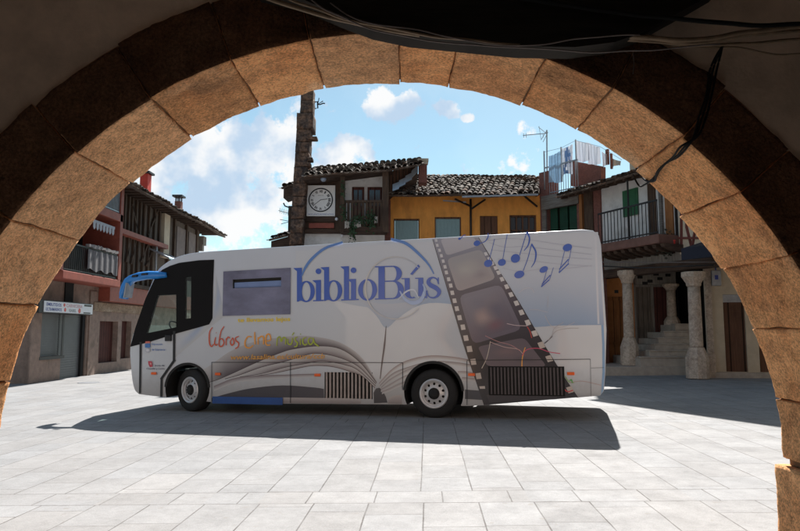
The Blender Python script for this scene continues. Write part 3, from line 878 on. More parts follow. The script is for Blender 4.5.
def bpatch(mb, top, bot, y, colf, nu=24, nv=6):
    """graded print between two photo polylines; colf(s,t) -> colour"""
    def samp(P, s):
        f = s * (len(P) - 1); k = min(int(f), len(P) - 2); return P[k].lerp(P[k + 1], f - k)
    T = curve([Vector((*p, 0)) for p in top], 8); Bt = curve([Vector((*p, 0)) for p in bot], 8)
    pt = lambda i, j: samp(T, i / nu).lerp(samp(Bt, i / nu), j / nv)
    for i in range(nu):
        for j in range(nv):
            q = [(i, j), (i + 1, j), (i + 1, j + 1), (i, j + 1)]
            ps = [pt(*a) for a in q]; mb.face([bp3(p.x, p.y, y) for p in ps], [colf(a / nu, b / nv) for a, b in q])


def mixc(a, b, t): t = max(0, min(1, t)); return tuple(x + (z - x) * t for x, z in zip(a, b))
BG = 1.0
def C(r, g, b): return tuple(min(.85, x * BG) for x in lin((r, g, b)))


BASE_LO = (.66, .62, .59)
# --- sky print, with a painted highlight at the rear corner
sk = MB(); y = lay()
def skyc(s, t):
    k = .25 + .75 * t
    c = mixc((.53, .56, .62), (.28, .37, .52), t ** 1.6)
    return mixc(mixc((.53, .56, .61), (.52, .54, .575), t), c, min(1, s * 2.2))
bpatch(sk, [(296, 251), (340, 247.6), (400, 243.6), (470, 239.5), (540, 235.5), (598, 232)], [(296, 275), (335, 300), (372, 308), (400, 312), (430, 303), (470, 308), (520, 326), (560, 325.5), (604, 325)], y, skyc, 40, 12)
# V of sky over the book spine
bpatch(sk, [(360, 300), (386, 304), (425, 300)], [(377, 316), (386, 328), (398, 318)], lay(), lambda s, t: mixc((.44, .47, .54), (.34, .41, .52), t), 10, 5)
# cab flank clouds
bpatch(sk, [(176, 334), (200, 322), (214, 300), (216, 275)], [(176, 357), (196, 340), (212, 326), (225, 316)], lay(), lambda s, t: mixc(mixc((.33, .40, .54), (.50, .52, .56), .5 + .5 * math.sin(11 * s + 3 * t)), (.475, .485, .50), min(1, abs(t - .45) * 2.1)), 18, 10)
bpoly(sk, [(601.2, 325), (603.6, 325), (604.6, 345), (604.9, 372), (603.2, 391), (601.0, 394.5), (602.4, 372), (602.2, 345)], lay(), (.22, .36, .56)); bpoly(sk, [(594.5, 236), (596.5, 238), (599.5, 324), (597.5, 324)], lay(), (.56, .58, .64))  # blue rear edge, then a pale strip painted as the corner highlight
sk.build('sky_and_highlight_print', M['print'], body, local=True, fix=False)

def clip(mb):   # nothing printed over the wheel openings
    keep = []
    for f, c in zip(mb.f, mb.c):
        p = sum((mb.v[i] for i in f), Vector()) / len(f)
        if all((p.x - wx) ** 2 + (p.z - zc - .03) ** 2 > (ar + .005) ** 2 for wx, ar in ((RWX, .545), (FWX - .12, .50))): keep.append((f, c))
    mb.f = [k[0] for k in keep]; mb.c = [k[1] for k in keep]
# --- open book print
bk = MB()
beige = (.52, .515, .52); mauve = C(104, 88, 92); dusk = C(74, 62, 68)
A_ = [(200, 372), (212, 364), (230, 351.5), (250, 343), (272.5, 338.5), (295, 336), (315, 336.6), (340.5, 342.7), (361.7, 357.6), (376.6, 381)]
B_ = [(200, 384), (214, 381), (230, 374.6), (257.6, 362), (280, 353), (293.7, 349), (319, 346), (340.5, 349), (359.6, 362), (376.8, 383)]
C_ = [(225, 379), (240.6, 374.6), (262, 367), (283, 362), (300, 357), (315, 353.4), (336, 356.6), (357.5, 366), (376, 384)]
D_ = [(240, 377), (262, 373.6), (285, 367.5), (304, 364), (318, 361.5), (330, 362), (345, 365), (357.5, 370), (375.5, 386)]
E_ = [(255, 376), (272.5, 373.6), (295, 369), (311, 366), (325.6, 366), (338, 368), (349, 371.4), (362, 376), (375, 388)]
def grad(a, b, p=1.):
    return lambda s, t: mixc(mixc(a, b, t ** p), beige, max(0, 1 - s * 5) * .7)
bpatch(bk, A_, B_, lay(), grad((.44, .42, .425), dusk, 1.0), 40, 8)
bpatch(bk, B_, C_, lay(), grad((.475, .455, .45), mauve, 1.6), 40, 6)
bpatch(bk, C_, D_, lay(), grad((.475, .455, .45), mauve, 1.6), 36, 5)
bpatch(bk, D_, E_, lay(), grad((.475, .455, .45), C(125, 108, 108), 1.6), 36, 4)
for (L_, wd) in ((B_, .6), (C_, .6), (D_, .5), (E_, .45)): bline(bk, L_, wd, lay(.0003), C(66, 52, 58))
bpatch(bk, [(214, 386), (240, 377), (290, 374.5), (321, 373.6)], [(214, 391), (240, 382), (290, 378), (321, 377)], lay(), lambda s, t: mixc(C(120, 104, 108), beige, t), 16, 3)
# dark lower page
bpatch(bk, [(212, 398), (230, 393), (251, 388.4), (283, 385.4), (315, 387.6), (324, 389)], [(212, 401.5), (230, 401), (251, 400.6), (283, 400.4), (315, 400.6), (324, 400.5)], lay(), lambda s, t: mixc(C(50, 46, 54), C(64, 58, 66), s), 20, 3)
# skirt fold, spine shadow
bpatch(bk, [(283, 397.5), (320, 398), (350, 398.4), (361, 400)], [(283, 403), (320, 403.6), (350, 403.8), (361, 403.6)], lay(), lambda s, t: mixc((.42, .37, .36), (.24, .21, .21), t), 8, 3)
bpoly(bk, [(374, 399.5), (373.5, 393), (376, 388.5), (379.5, 387.8), (383, 391), (386, 397), (387.5, 402.6), (374, 403.2)], lay(), C(46, 42, 50))
bline(bk, [(386.2, 326), (384.5, 345), (382.2, 362), (380.2, 379)], [.6, 1.8, 1.5, .8], lay(), C(92, 80, 84))
# right-hand pages
RP = [([(379, 383), (392, 369), (408, 360), (430, 355.5), (455, 357), (478, 361.5)], C(118, 82, 82), 1.4),
      ([(380, 385), (393, 373), (408, 367), (430, 361.3), (455, 362), (480, 366)], C(96, 72, 76), 1.2),
      ([(381, 387), (390, 379), (403, 371.5), (416, 366.5), (430, 364.5)], C(112, 92, 94), .9),
      ([(381, 389), (390, 384), (400, 378), (410, 373.5)], C(112, 92, 94), .9),
      ([(382, 391), (390, 388), (398, 384), (406, 381)], C(120, 100, 100), .8),
      ([(458, 371), (468, 371.5), (479, 374)], C(120, 96, 98), .7), ([(462, 377), (472, 378), (480, 379.5)], C(120, 96, 98), .7)]
for (p, c_, wd) in RP:
    p2 = [(a, b + 3.2) for a, b in p]
    bpatch(bk, p, p2, lay(), lambda s, t, c_=c_: mixc(c_, beige, .25 + t * .75), 18, 3)
bpatch(bk, [(389, 398), (394, 395.6), (402, 395.2)], [(388, 403.5), (394, 403.8), (402, 404)], lay(), lambda s, t: mixc((.42, .37, .36), (.24, .21, .21), t), 5, 3)
bpoly(bk, [(465, 389.5), (484.5, 391), (484.5, 400), (465, 399)], lay(), C(58, 58, 68))
0 and bpatch(bk, [(300, 318), (330, 300), (360, 304), (383, 322)], [(300, 330), (330, 326), (355, 330), (382, 345)], lay(), lambda s, t: mixc((.68, .66, .645), (.66, .625, .60), abs(t - .4) * 2), 12, 6)
clip(bk); bk.build('open_book_print', M['print'], body, local=True, fix=False)

# --- film strip
fs = MB()
FT = [(432.7, 239.2), (455, 238.4), (478.5, 237.4)]; FB = [(484.5, 405.0), (530, 401), (577.5, 397.4)]
def fe(s, t):   # s across, t down, following the two edges of the strip
    Lx = [(0, 432.7, 239.2), (.65, 464, 345), (1., 484.5, 405)]; Rx = [(0, 478.5, 237.4), (.17, 495.6, 265.7), (.36, 516, 297.4), (.65, 544, 345), (.86, 565, 379), (1., 577.5, 397.4)]
    def ip(T_, t):
        for a, b in zip(T_, T_[1:]):
            if t <= b[0]: k = (t - a[0]) / (b[0] - a[0]); return (a[1] + (b[1] - a[1]) * k, a[2] + (b[2] - a[2]) * k)
        return T_[-1][1:]
    l, r = ip(Lx, t), ip(Rx, t); return (l[0] + (r[0] - l[0]) * s, l[1] + (r[1] - l[1]) * s)
y = lay(.001)
for i in range(8):
    for j in range(26):
        q = [(i / 8, j / 26), ((i + 1) / 8, j / 26), ((i + 1) / 8, (j + 1) / 26), (i / 8, (j + 1) / 26)]
        cf = lambda t: mixc(C(146, 148, 162), mixc(C(78, 74, 88), C(38, 35, 42), (t - .3) / .4), t / .3)
        fs.face([bp3(*fe(*a), y) for a in q], [cf(a[1]) for a in q])
bline(fs, [fe(0, k / 12) for k in range(13)], [.5, .8, 1.2], lay(.0003), C(40, 38, 44)); bline(fs, [fe(1, k / 12) for k in range(13)], [.5, .8, 1.2], lay(.0003), C(34, 32, 38))
Z3 = lambda x, y: (430 + x / 4.422, 225 + y / 4.422); Z4 = lambda x, y: (430 + x / 4.44, 320 + y / 4.44)
def rquad(c4, cols, r=.14, n=3):
    """rounded quad with graded colour via two nested rings"""
    a, b, c, d = [Vector((*p, 0)) for p in c4]; y = lay(.0003); pts = []
    for (p, pv, nx) in ((a, d, b), (b, a, c), (c, b, d), (d, c, a)):
        p1 = p.lerp(pv, r); p2 = p.lerp(nx, r)
        for k in range(n + 1):
            t = k / n; pts.append((p1 * (1 - t) ** 2 + p * 2 * t * (1 - t) + p2 * t * t))
    cen = sum(pts, Vector()) / len(pts)
    h = [a, b, c, d]; y0 = min(p.y for p in pts); y1 = max(p.y for p in pts)
    cc = lambda p: mixc(cols[0], cols[1], (p.y - y0) / (y1 - y0))
    for k in range(len(pts)):
        p, q = pts[k], pts[(k + 1) % len(pts)]
        fs.face([bp3(cen.x, cen.y, y), bp3(p.x, p.y, y), bp3(q.x, q.y, y)], [cc(cen), cc(p), cc(q)])
rquad([Z3(46, 62), Z3(196, 56), Z3(212, 92), Z3(74, 136)], (C(176, 176, 186), C(166, 164, 172)))
rquad([Z3(74, 150), Z3(226, 106), Z3(292, 238), Z3(122, 296)], (C(152, 152, 158), C(150, 142, 146)))
rquad([Z3(128, 312), Z3(314, 262), Z3(408, 462), Z3(190, 528)], (C(118, 116, 130), C(94, 86, 100)))
rquad([Z4(212, 118), Z4(418, 78), Z4(520, 208), Z4(255, 206)], (C(98, 88, 98), C(104, 92, 98)), .12)
rquad([Z4(252, 332), Z4(560, 322), Z4(566, 352), Z4(262, 366)], (C(56, 50, 56), C(50, 46, 52)), .05)
def picture(c4, base, spots):
    a, b, c, d = [Vector((*p, 0)) for p in c4]
    def cf(s, t):
        e = min(s, 1 - s, t, 1 - t) * 5; e = max(0, min(1, e)); k = .5 + .5 * mnoise.noise(Vector((s * 3, t * 5, base[0] * 9))); col = mixc(base[0:3], base[3:6], t)
        for (u, v, r_, cc) in spots: q = max(0, 1 - math.hypot((s - u), (t - v) * 1.3) / r_); col = mixc(col, cc, q * (.5 + k * .8))
        return mixc(mixc(base[0:3], base[3:6], t), col, e)
    y = lay(.0004); n, m_ = 14, 14
    P = lambda i, j: (a.lerp(b, .08 + .84 * i / n)).lerp(d.lerp(c, .08 + .84 * i / n), .08 + .84 * j / m_)
    for i in range(n):
        for j in range(m_):
            q = [(i, j), (i + 1, j), (i + 1, j + 1), (i, j + 1)]; fs.face([bp3(P(*k).x, P(*k).y, y) for k in q], [cf(k[0] / n, k[1] / m_) for k in q])
picture([Z3(128, 312), Z3(314, 262), Z3(408, 462), Z3(190, 528)], (*C(116, 114, 128), *C(96, 88, 102)), [(.35, .55, .35, C(160, 140, 138)), (.7, .45, .3, C(92, 92, 112)), (.3, .15, .3, C(104, 104, 122)), (.55, .85, .3, C(120, 84, 96))])
picture([Z3(74, 150), Z3(226, 106), Z3(292, 238), Z3(122, 296)], (*C(150, 150, 156), *C(148, 141, 145)), [(.4, .4, .5, C(162, 160, 160)), (.75, .8, .3, C(128, 122, 130))])
picture([Z4(212, 118), Z4(418, 78), Z4(520, 208), Z4(255, 206)], (*C(98, 89, 98), *C(103, 91, 97)), [(.5, .4, .4, C(120, 100, 104)), (.8, .8, .3, C(80, 74, 84))])
yy = lay(.0004)
for (x, y_) in ((27, 68), (32, 90), (42, 112), (50, 136), (58, 160), (66, 185), (72, 210), (82, 240), (91, 268), (98, 300), (108, 335), (118, 370), (130, 410), (145, 452), (158, 500)):
    k = .55 + y_ / 500 * .75; a, b = Z3(x, y_); bpoly(fs, [(a - 1.9 * k, b - 1.9 * k), (a + 1.5 * k, b - 2.3 * k), (a + 2.4 * k, b + 1.9 * k), (a - 1.1 * k, b + 2.3 * k)], yy, mixc(C(196, 198, 206), C(196, 186, 180), y_ / 500))
for (x, y_) in ((175, 130), (192, 187), (215, 250), (232, 300)):
    a, b = Z4(x, y_); bpoly(fs, [(a - 2.9, b - 2.9), (a + 2.1, b - 3.5), (a + 3.3, b + 2.4), (a - 1.8, b + 2.9)] if y_ < 300 else [(a - 2.9, b - 1.2), (a + 2.6, b - 1.5), (a + 3.0, b + 1.2), (a - 2.2, b + 1.3)], yy, C(190, 178, 170))
for (x, y_) in ((247, 128), (262, 150), (275, 170), (290, 190), (303, 211), (318, 240), (339, 273), (358, 308), (382, 346), (404, 387), (432, 432), (462, 480)):
    k = .6 + y_ / 480 * .7; a, b = Z3(x, y_); bpoly(fs, [(a - 2.6 * k, b - 1.6 * k), (a + 1.0 * k, b - 2.6 * k), (a + 2.9 * k, b + 1.4 * k), (a - .8 * k, b + 2.6 * k)], yy, mixc(C(200, 202, 210), C(200, 192, 188), y_ / 480))
for (x, y_) in ((493, 112), (528, 172), (566, 232), (620, 310)):
    a, b = Z4(x, y_); bpoly(fs, [(a - 3.6, b - 2.2), (a + 1.6, b - 3.8), (a + 4.4, b + 2.0), (a - 1.0, b + 3.6)], yy, C(188, 176, 168))
fs.build('film_strip_print', M['print'], body, local=True, fix=False)

# --- vines
vn = MB()
for pts, wd, c_ in (([Z4(408, 210), Z4(410, 170), Z4(420, 130), Z4(424, 122)], [1.1, .7], (.80, .36, .06)), ([Z4(408, 160), Z4(430, 132), Z4(480, 126), Z4(530, 142), Z4(578, 149)], .7, (.62, .08, .16)),
                    ([Z4(230, 215), Z4(250, 175), Z4(262, 130), Z4(268, 95)], .7, (.50, .44, .38)), ([Z4(268, 98), Z4(330, 120), Z4(390, 130), Z4(412, 150)], .55, (.55, .38, .36)),
                    ([Z4(245, 70), Z4(300, 95), Z4(360, 112), Z4(405, 140)], .45, (.5, .25, .25)), ([Z4(508, 104), Z4(525, 90), Z4(545, 70)], [1., .7], (.05, .04, .06)),
                    ([Z4(525, 90), Z4(560, 50), Z4(610, 38), Z4(660, 36)], .5, (.42, .40, .40)), ([Z4(600, 250), Z4(618, 275), Z4(640, 278)], .8, (.25, .42, .12)), ([Z4(620, 278), Z4(680, 272), Z4(760, 290)], .5, (.5, .34, .32)),
                    ([Z3(340, 436), Z3(380, 444), Z3(430, 446)], .5, (.62, .5, .52)), ([Z3(430, 450), Z3(442, 470), Z3(450, 500)], .8, (.5, .06, .05)),
                    ([Z3(392, 300), Z3(420, 282), Z3(448, 280), Z3(460, 300)], .5, (.56, .55, .60)), ([Z3(522, 315), Z3(520, 365)], .7, (.45, .47, .54)), ([Z3(440, 375), Z3(480, 376), Z3(520, 386)], .5, (.5, .5, .56)),
                    ([Z3(508, 400), Z3(530, 440), Z3(560, 460)], .4, (.55, .5, .5)), ([Z3(560, 455), Z3(600, 448), Z3(640, 430)], .4, (.5, .48, .5)), ([Z3(540, 500), Z3(548, 460), Z3(590, 430)], .5, (.45, .43, .46)),
                    ([Z4(590, 300), Z4(610, 318), Z4(635, 312)], 1.0, (.60, .05, .05)), ([Z4(620, 270), Z4(628, 265), Z4(632, 280)], 1.2, (.12, .38, .10))):
    bline(vn, pts, wd, lay(.0003), c_)
vn.build('vine_print', M['print'], body, local=True, fix=False)

# --- musical notes
mn = MB(); NB = (.045, .115, .45)
y = lay()
for pts in ([(243, 50), (262, 68), (330, 60), (440, 66), (560, 84), (715, 104)], [(262, 78), (330, 98), (420, 96), (560, 112), (715, 131)], [(272, 110), (340, 118), (440, 128), (560, 140), (715, 152)],
            [(300, 150), (360, 162), (440, 158), (560, 172), (715, 182)], [(320, 190), (400, 206), (480, 196), (600, 192), (715, 180)], [(160, 68), (230, 72), (262, 60), (268, 38)]):
    bline(mn, [Z3(*p) for p in pts], .42, lay(.0002), (.40, .42, .52))
def note(cx, cy, rx, ry, rot=-.35):
    a, b = Z3(cx, cy); bell(mn, a, b, rx / 4.422, ry / 4.422, lay(.0002), NB, rot)
for a in ((208, 81, 15, 12), (258, 170, 19, 16), (318, 166, 18, 15), (378, 148, 21, 19, -.6), (395, 219, 23, 16), (608, 100, 21, 16), (503, 197, 20, 13, -.5), (131, 61, 6, 5)): note(*a)
for pts, wd in (([(222, 82), (245, 72), (258, 50), (256, 36)], [.6, 1.0, .8]), ([(262, 156), (274, 110), (286, 62)], .55), ([(322, 152), (332, 95), (342, 42)], .55), ([(396, 135), (412, 85), (428, 32)], .7),
                ([(428, 30), (440, 58), (434, 90), (416, 114)], [1.8, 1.4, .6]), ([(412, 204), (432, 150), (449, 86)], .7), ([(449, 84), (468, 120), (464, 160), (448, 188)], [1.6, 1.5, .5]),
                ([(596, 112), (584, 160), (570, 212)], .55), ([(624, 106), (618, 140), (610, 168)], .5), ([(572, 196), (612, 152)], 1.1), ([(570, 212), (614, 170)], 1.1),
                ([(516, 202), (506, 238), (492, 274)], .5), ([(546, 188), (534, 226), (526, 244)], .5), ([(496, 262), (532, 222)], 1.0), ([(492, 274), (528, 242)], 1.0), ([(137, 60), (146, 48), (158, 44)], .8)):
    bline(mn, [Z3(*p) for p in pts], wd, lay(.0002), NB)
mn.build('musical_note_print', M['print'], body, local=True, fix=False)

# --- big lettering
lt = MB(); LB = (.04, .105, .44)
Z2 = lambda x, h: (280 + x / 4.422, 230 + (318 - .028 * (x - 60) - h) / 4.422)
def LP(pts, k=.00018): bpoly(lt, [Z2(*p) for p in pts], lay(k), LB)
def stem(x0, x1, h0, h1, slab=True, top=True):
    LP([(x0, h0), (x1, h0), (x1, h1), (x0, h1)])
    if slab: LP([(x0 - 13, h0), (x1 + 13, h0), (x1 + 12, h0 + 5), (x0 - 12, h0 + 5)])
    if top: LP([(x0 - 15, h1 + .5), (x0, h1 - 12), (x0, h1 - 1), (x1, h1), (x1, h1 + 3), (x0 - 15, h1 + 2)])
def bowl(cx, cy, rx, ry, ix, iy, a0=0, a1=360, dx=0):
    n = 28; y = lay(.00018); P = []
    for k in range(n + 1):
        t = R(a0 + (a1 - a0) * k / n); P.append(((cx + rx * math.cos(t), cy + ry * math.sin(t)), (cx + dx + ix * math.cos(t), cy + iy * math.sin(t))))
    for a, b in zip(P, P[1:]): bpoly(lt, [Z2(*a[0]), Z2(*b[0]), Z2(*b[1]), Z2(*a[1])], y, LB)
def disc(x, h, r): a, b = Z2(x, h); bell(lt, a, b, r / 4.422, r / 4.422, lay(.00018), LB)
stem(76, 98, 4, 147, slab=False); LP([(76, 12), (76, 0), (82, 0), (98, 8), (98, 14)]); bowl(117, 44, 38, 47, 19, 41)
stem(160, 182, 0, 91); disc(171, 132, 12.5)
stem(196, 218, 4, 147, slab=False); LP([(196, 12), (196, 0), (202, 0), (218, 8), (218, 14)]); bowl(238, 44, 38, 47, 19, 41)
stem(284, 306, 0, 148); stem(315, 337, 0, 91); disc(326, 132, 12.5)
bowl(388, 44, 42, 48, 21, 42)
stem(436, 464, 0, 147, top=False); LP([(420, 147), (500, 147), (500, 142), (421, 142)]); LP([(420, 0), (500, 0), (500, 5), (421, 5)])
LP([(462, 82), (505, 82), (505, 77), (462, 77)])
bowl(500, 112, 40, 35, 14, 29, -90, 90, 2); bowl(500, 41, 48, 41, 20, 35, -90, 90, 2)
LP([(552, 91), (574, 91), (574, 28), (552, 26)]); LP([(538, 91), (556, 91), (556, 86), (538, 87)])
bowl(584, 28, 32, 28, 11, 22, 180, 300, 2); LP([(598, 91), (640, 0)][0:0] or [(612, 91), (634, 91), (634, 6), (612, 10)]); LP([(598, 91), (614, 91), (614, 86), (598, 87)]); LP([(632, 0), (648, 2), (648, 6), (632, 12)])
LP([(576, 108), (586, 104), (620, 140), (612, 150)])
def spath(pts, wd): bline(lt, [Z2(*p) for p in pts], [q / 4.422 for q in wd], lay(.00018), LB, True, 6)
spath([(700, 66), (694, 82), (678, 90), (662, 84), (657, 70), (668, 56), (690, 44), (704, 28), (698, 10), (680, 1), (660, 6), (650, 26)], [4, 5, 7, 12, 18, 20, 20, 18, 12, 7, 5, 5])
LP([(698, 90), (703, 90), (703, 58), (698, 62)]); LP([(646, 0), (651, 0), (653, 34), (647, 34)])
lt.build('lettering', M['print'], body, local=True, fix=False)
body_children_layer = LAY[0]

# --- blue circle, magnifier
gc = MB()
bline(gc, [(302, 276), (305.5, 268), (312, 259), (325, 248.5), (343, 242.2)], [1.2, 2.4, 2.8, 2.6, 2.0], lay(), (.10, .22, .52)); bline(gc, [(391, 239), (406.6, 243.8), (420, 255), (429, 265), (434, 274)], [2.4, 3.0, 2.6, 1.8, 1.0], lay(), (.10, .22, .52))
cx_, cy_ = 395.5, 288
ring = [(cx_ + 30 * math.cos(R(a)), cy_ + 31 * math.sin(R(a))) for a in range(40, 330, 10)]
bline(gc, ring, [.4, .8, 1.3, .8, .4], lay(), (.56, .54, .52)); bline(gc, [(x + .9, y + .6) for x, y in ring], .35, lay(.0003), (.42, .46, .56))
bline(gc, [(400, 291), (405, 299), (413, 303), (421, 300), (425, 290), (423, 284)], [1, 3, 4, 4, 2.5, 1], lay(), (.34, .44, .66)); bline(gc, [(398, 300), (406, 292), (414, 290), (419, 298)], [.6, 1.6, 1.6, .6], lay(.0003), (.55, .60, .70))
gc.build('circle_print', M['print'], body, local=True, fix=False)

# --- slogans
sg = MB()
def btext(body_, x0, yb0, x1, yb1, h, col, shear=0., bold=0.):
    y = lay(.0004)
    add_text(sg, body_, lambda s, t: bp3(x0 + (x1 - x0) * s, (yb0 + (yb1 - yb0) * s) - h * t, y), col, shear, bold)
btext('te llevamos lejos', 238, 323.6, 290.5, 322.4, 5.6, (.80, .58, .03), 0, .02)
btext('www.lasalina.es/cultura/ccb', 231, 359.8, 325, 358.6, 5.2, (.66, .32, .06), .2, .015)
K1 = lambda x, y: (190 + x / 4.825, 260 + y / 4.825)
RED = (.60, .09, .03); ORG = (.80, .34, .05); GRN = (.36, .44, .03)
strokes = [(RED, 1.1, [[(110, 325), (96, 350), (96, 400), (106, 418), (116, 405)], [(126, 372), (120, 400), (128, 412), (134, 404)], [(166, 320), (150, 350), (142, 410), (156, 416), (166, 398), (156, 380), (144, 384)],
                        [(176, 378), (176, 412)], [(176, 386), (186, 372), (194, 378)], [(206, 378), (196, 396), (204, 412), (214, 400), (210, 380), (204, 376)], [(238, 368), (222, 376), (224, 390), (236, 400), (234, 418), (220, 428)], [(128, 350), (130, 352)]]),
           (ORG, 1.25, [[(300, 372), (282, 370), (268, 392), (270, 418), (290, 424), (306, 412)], [(314, 348), (314, 375), (316, 408)], [(330, 372), (330, 408)], [(330, 382), (346, 368), (356, 376), (356, 408)],
                        [(368, 392), (390, 386), (386, 360), (372, 362), (366, 390), (372, 410), (390, 410)]]),
           (GRN, 1.2, [[(420, 414), (424, 378), (436, 372), (442, 394), (452, 374), (464, 380), (462, 408)], [(474, 380), (474, 402), (486, 408), (494, 396), (496, 376)], [(494, 364), (504, 350)], [(520, 372), (508, 378), (512, 392), (520, 400), (516, 416), (504, 418)],
                       [(534, 380), (534, 410)], [(534, 356), (536, 360)], [(562, 374), (548, 380), (546, 400), (556, 410), (568, 404)], [(592, 378), (578, 378), (572, 394), (582, 408), (594, 398), (596, 376)], [(596, 376), (602, 400), (616, 412), (624, 418)]])]
for c_, wd, L_ in strokes:
    for s_ in L_: bline(sg, [K1(*p) for p in s_], [wd * .8, wd * 1.25, wd * .9], lay(.00015), c_, True, 4)
sg.build('slogan_print', M['print'], body, local=True, fix=False)

# --- institutional logos on the driver's door
lg = MB()
def ltext(b_, x0, y0, x1, h, col):
    y = lay(.0003); add_text(lg, b_, lambda s, t: bp3(x0 + (x1 - x0) * s, y0 - h * t, y), col, 0, .01)
BL_ = (.05, .13, .38)
bpoly(lg, [(145.4, 343.8), (150.6, 343.4), (150.8, 347.6), (145.6, 347.8)], lay(.0003), (.05, .17, .44)); bpoly(lg, [(146, 341.4), (150.4, 341.2), (150.8, 343), (145.6, 343.4)], lay(.0003), (.55, .13, .10))
bell(lg, 148, 350.4, 2.6, 2.2, lay(.0003), (.45, .46, .52)); bell(lg, 148, 350.2, 1.5, 1.2, lay(.0003), (.62, .62, .66))
ltext('Diputación', 152.4, 345.6, 163, 2.2, BL_); ltext('de Salamanca', 152.4, 350.6, 165.6, 2.0, BL_)
bpoly(lg, [(148.6, 361.0), (152.4, 361.4), (153.2, 366.6), (150.4, 367.2), (149, 364.4)], lay(.0003), (.50, .04, .07)); bpoly(lg, [(150.2, 362.6), (152.0, 363.0), (152.0, 365.0), (150.6, 364.6)], lay(.0003), (.7, .3, .3))
ltext('Junta de', 155, 366.8, 165, 2.1, (.06, .05, .08)); ltext('Castilla y León', 147, 370.0, 165, 2.2, (.06, .05, .08))
lg.build('door_logo_print', M['print'], body, local=True, fix=False)

# --- black cab surround (with real window openings), door gaps, seams
cs = MB(); y = -.012
outp = [(162.6, 269.8), (170, 266), (179.5, 262.9), (199.4, 260.3), (214.2, 259.7), (213.3, 284.7), (212.6, 318.4), (209.3, 324.4), (199.4, 327.3), (177.5, 333.3), (149.8, 342), (130.6, 346.8), (135.6, 328), (145.9, 298.5), (156.2, 276)]
bmc = bmesh.new()
def loopb(pts): vs = [bmc.verts.new(bp3(a, b, y)) for a, b in pts]; return [bmc.edges.new((vs[i], vs[(i + 1) % len(vs)])) for i in range(len(vs))]
es = loopb(outp); es += loopb([(157.7, 295.6), (176.5, 294.6), (176.5, 327.3), (146.8, 333.3)]); es += loopb([(185.8, 277.7), (191.6, 277.2), (191.0, 318.2), (185.2, 319)])
bmesh.ops.triangle_fill(bmc, edges=es, use_beauty=True)
r_ = bmesh.ops.extrude_face_region(bmc, geom=bmc.faces[:]); bmesh.ops.translate(bmc, verts=[v for v in r_['geom'] if isinstance(v, bmesh.types.BMVert)], vec=(0, .0105, 0))
bmesh.ops.recalc_face_normals(bmc, faces=bmc.faces)
mc = bpy.data.meshes.new('cab_window_surround'); bmc.to_mesh(mc); bmc.free(); mc.materials.append(M['gloss'])
cso = bpy.data.objects.new('cab_window_surround', mc); COL.objects.link(cso); cso.parent = body
for q in (DW, QW):
    c = MB(); c.prism([(x, -.004, z) for x, z in q], (0, .006, 0)); c.build('side_window', M['carglass'], body, local=True)
c = MB(); c.prism([(x, BW - .006, z) for x, z in [bu(*p) for p in ((160, 276), (170, 270), (207, 265), (206, 318), (177, 327), (143, 335))]], (0, .006, 0)); c.build('side_window', M['carglass'], body, local=True)
c = MB(); c.hexa([(xw - .08, .2, zw - .03), (xw - .06, .2, zw - .03), (xw - .06, BW - .2, zw - .03), (xw - .08, BW - .2, zw - .03), (xw2 - .02, .2, zw2), (xw2, .2, zw2), (xw2, BW - .2, zw2), (xw2 - .02, BW - .2, zw2)])
c.build('windscreen', M['carglass'], body, local=True)
dgp = MB(); y = -.0135
bline(dgp, [(141, 342), (140.7, 365), (140.2, 393.4)], [2.2, 1.8], y, None, False)
bline(dgp, [(174.6, 331), (174.3, 361)], 2.4, y, None, False); bline(dgp, [(175.2, 359.6), (161.2, 379.5)], 2.4, y - .0004, None, False); bline(dgp, [(162.0, 378.0), (161.6, 396.6)], 2.2, y - .0008, None, False)
dgp.build('door_gap', M['black'], body, local=True, fix=False)
sm = MB(); y = lay()
for k, pts in enumerate(([(212, 362.3), (291, 362.4), (403, 362.6)], [(467, 360.2), (533, 359.8), (590.4, 359.2)], [(212.2, 362.3), (212.2, 402)], [(290.8, 362), (290.8, 403)], [(403, 362.6), (402.6, 390)], [(467, 361), (467.2, 405)], [(590.4, 359.2), (591, 396.4)], [(591, 368), (604, 367.6)])):
    bline(sm, pts, .55 if k < 6 else .3, lay(.0002), None, False)
sm.build('panel_seam', M['black'], body, local=True, fix=False)
hd = MB(); a = bu(166, 341.2); b_ = bu(172.2, 335); hd.wbox(a[0], b_[0], -.05, -.003, a[1], b_[1]); hd.build('door_handle', M['black'], body, local=True, bevel=.01)
bs = MB(); a = bu(213, 402.4); b_ = bu(283.3, 397.6); bs.wbox(a[0], b_[0], -.03, -.001 - LAY[0], a[1] - .02, b_[1]); bs.build('blue_skirt', M['blueskirt'], body, local=True, bevel=.01)
for p in ((154.4, 373.4), (218.3, 374), (317.8, 375), (471.7, 374.6), (570.8, 373.6)):
    x, z = bu(*p); l_ = MB(); l_.wbox(x - .062, x + .062, -.03, -.0135, z - .026, z + .026); l_.build('marker_light', M['orangelens'], body, local=True, bevel=.01)
# lilac side panel with the slot window
sp = MB(); y0 = -.012
def quadsplit(): pass
P0 = [(223.8, 271.6), (291, 267.9), (290.5, 314.3), (223, 316)]; H0 = [(233, 279.6), (281.6, 277.2), (281.6, 286.8), (233, 288.4)]
for i in range(4):
    j = (i + 1) % 4; q = [bp3(*P0[i], y0), bp3(*P0[j], y0), bp3(*H0[j], y0), bp3(*H0[i], y0)]; q2 = [v + Vector((0, .012 - LAY[0] - .0006, 0)) for v in q]
    sp.hexa(q2 + q)
sp.build('side_panel', M['glasslilac'], body, local=True)
wq = [(233.6, 282.6), (281, 280.2), (281, 286.4), (233.6, 288)]
sw = MB(); sw.prism([(bu(*p)[0], .03, bu(*p)[1]) for p in wq], (0, .01, 0)); sw.build('slot_window', M['bluewin'], body, local=True)
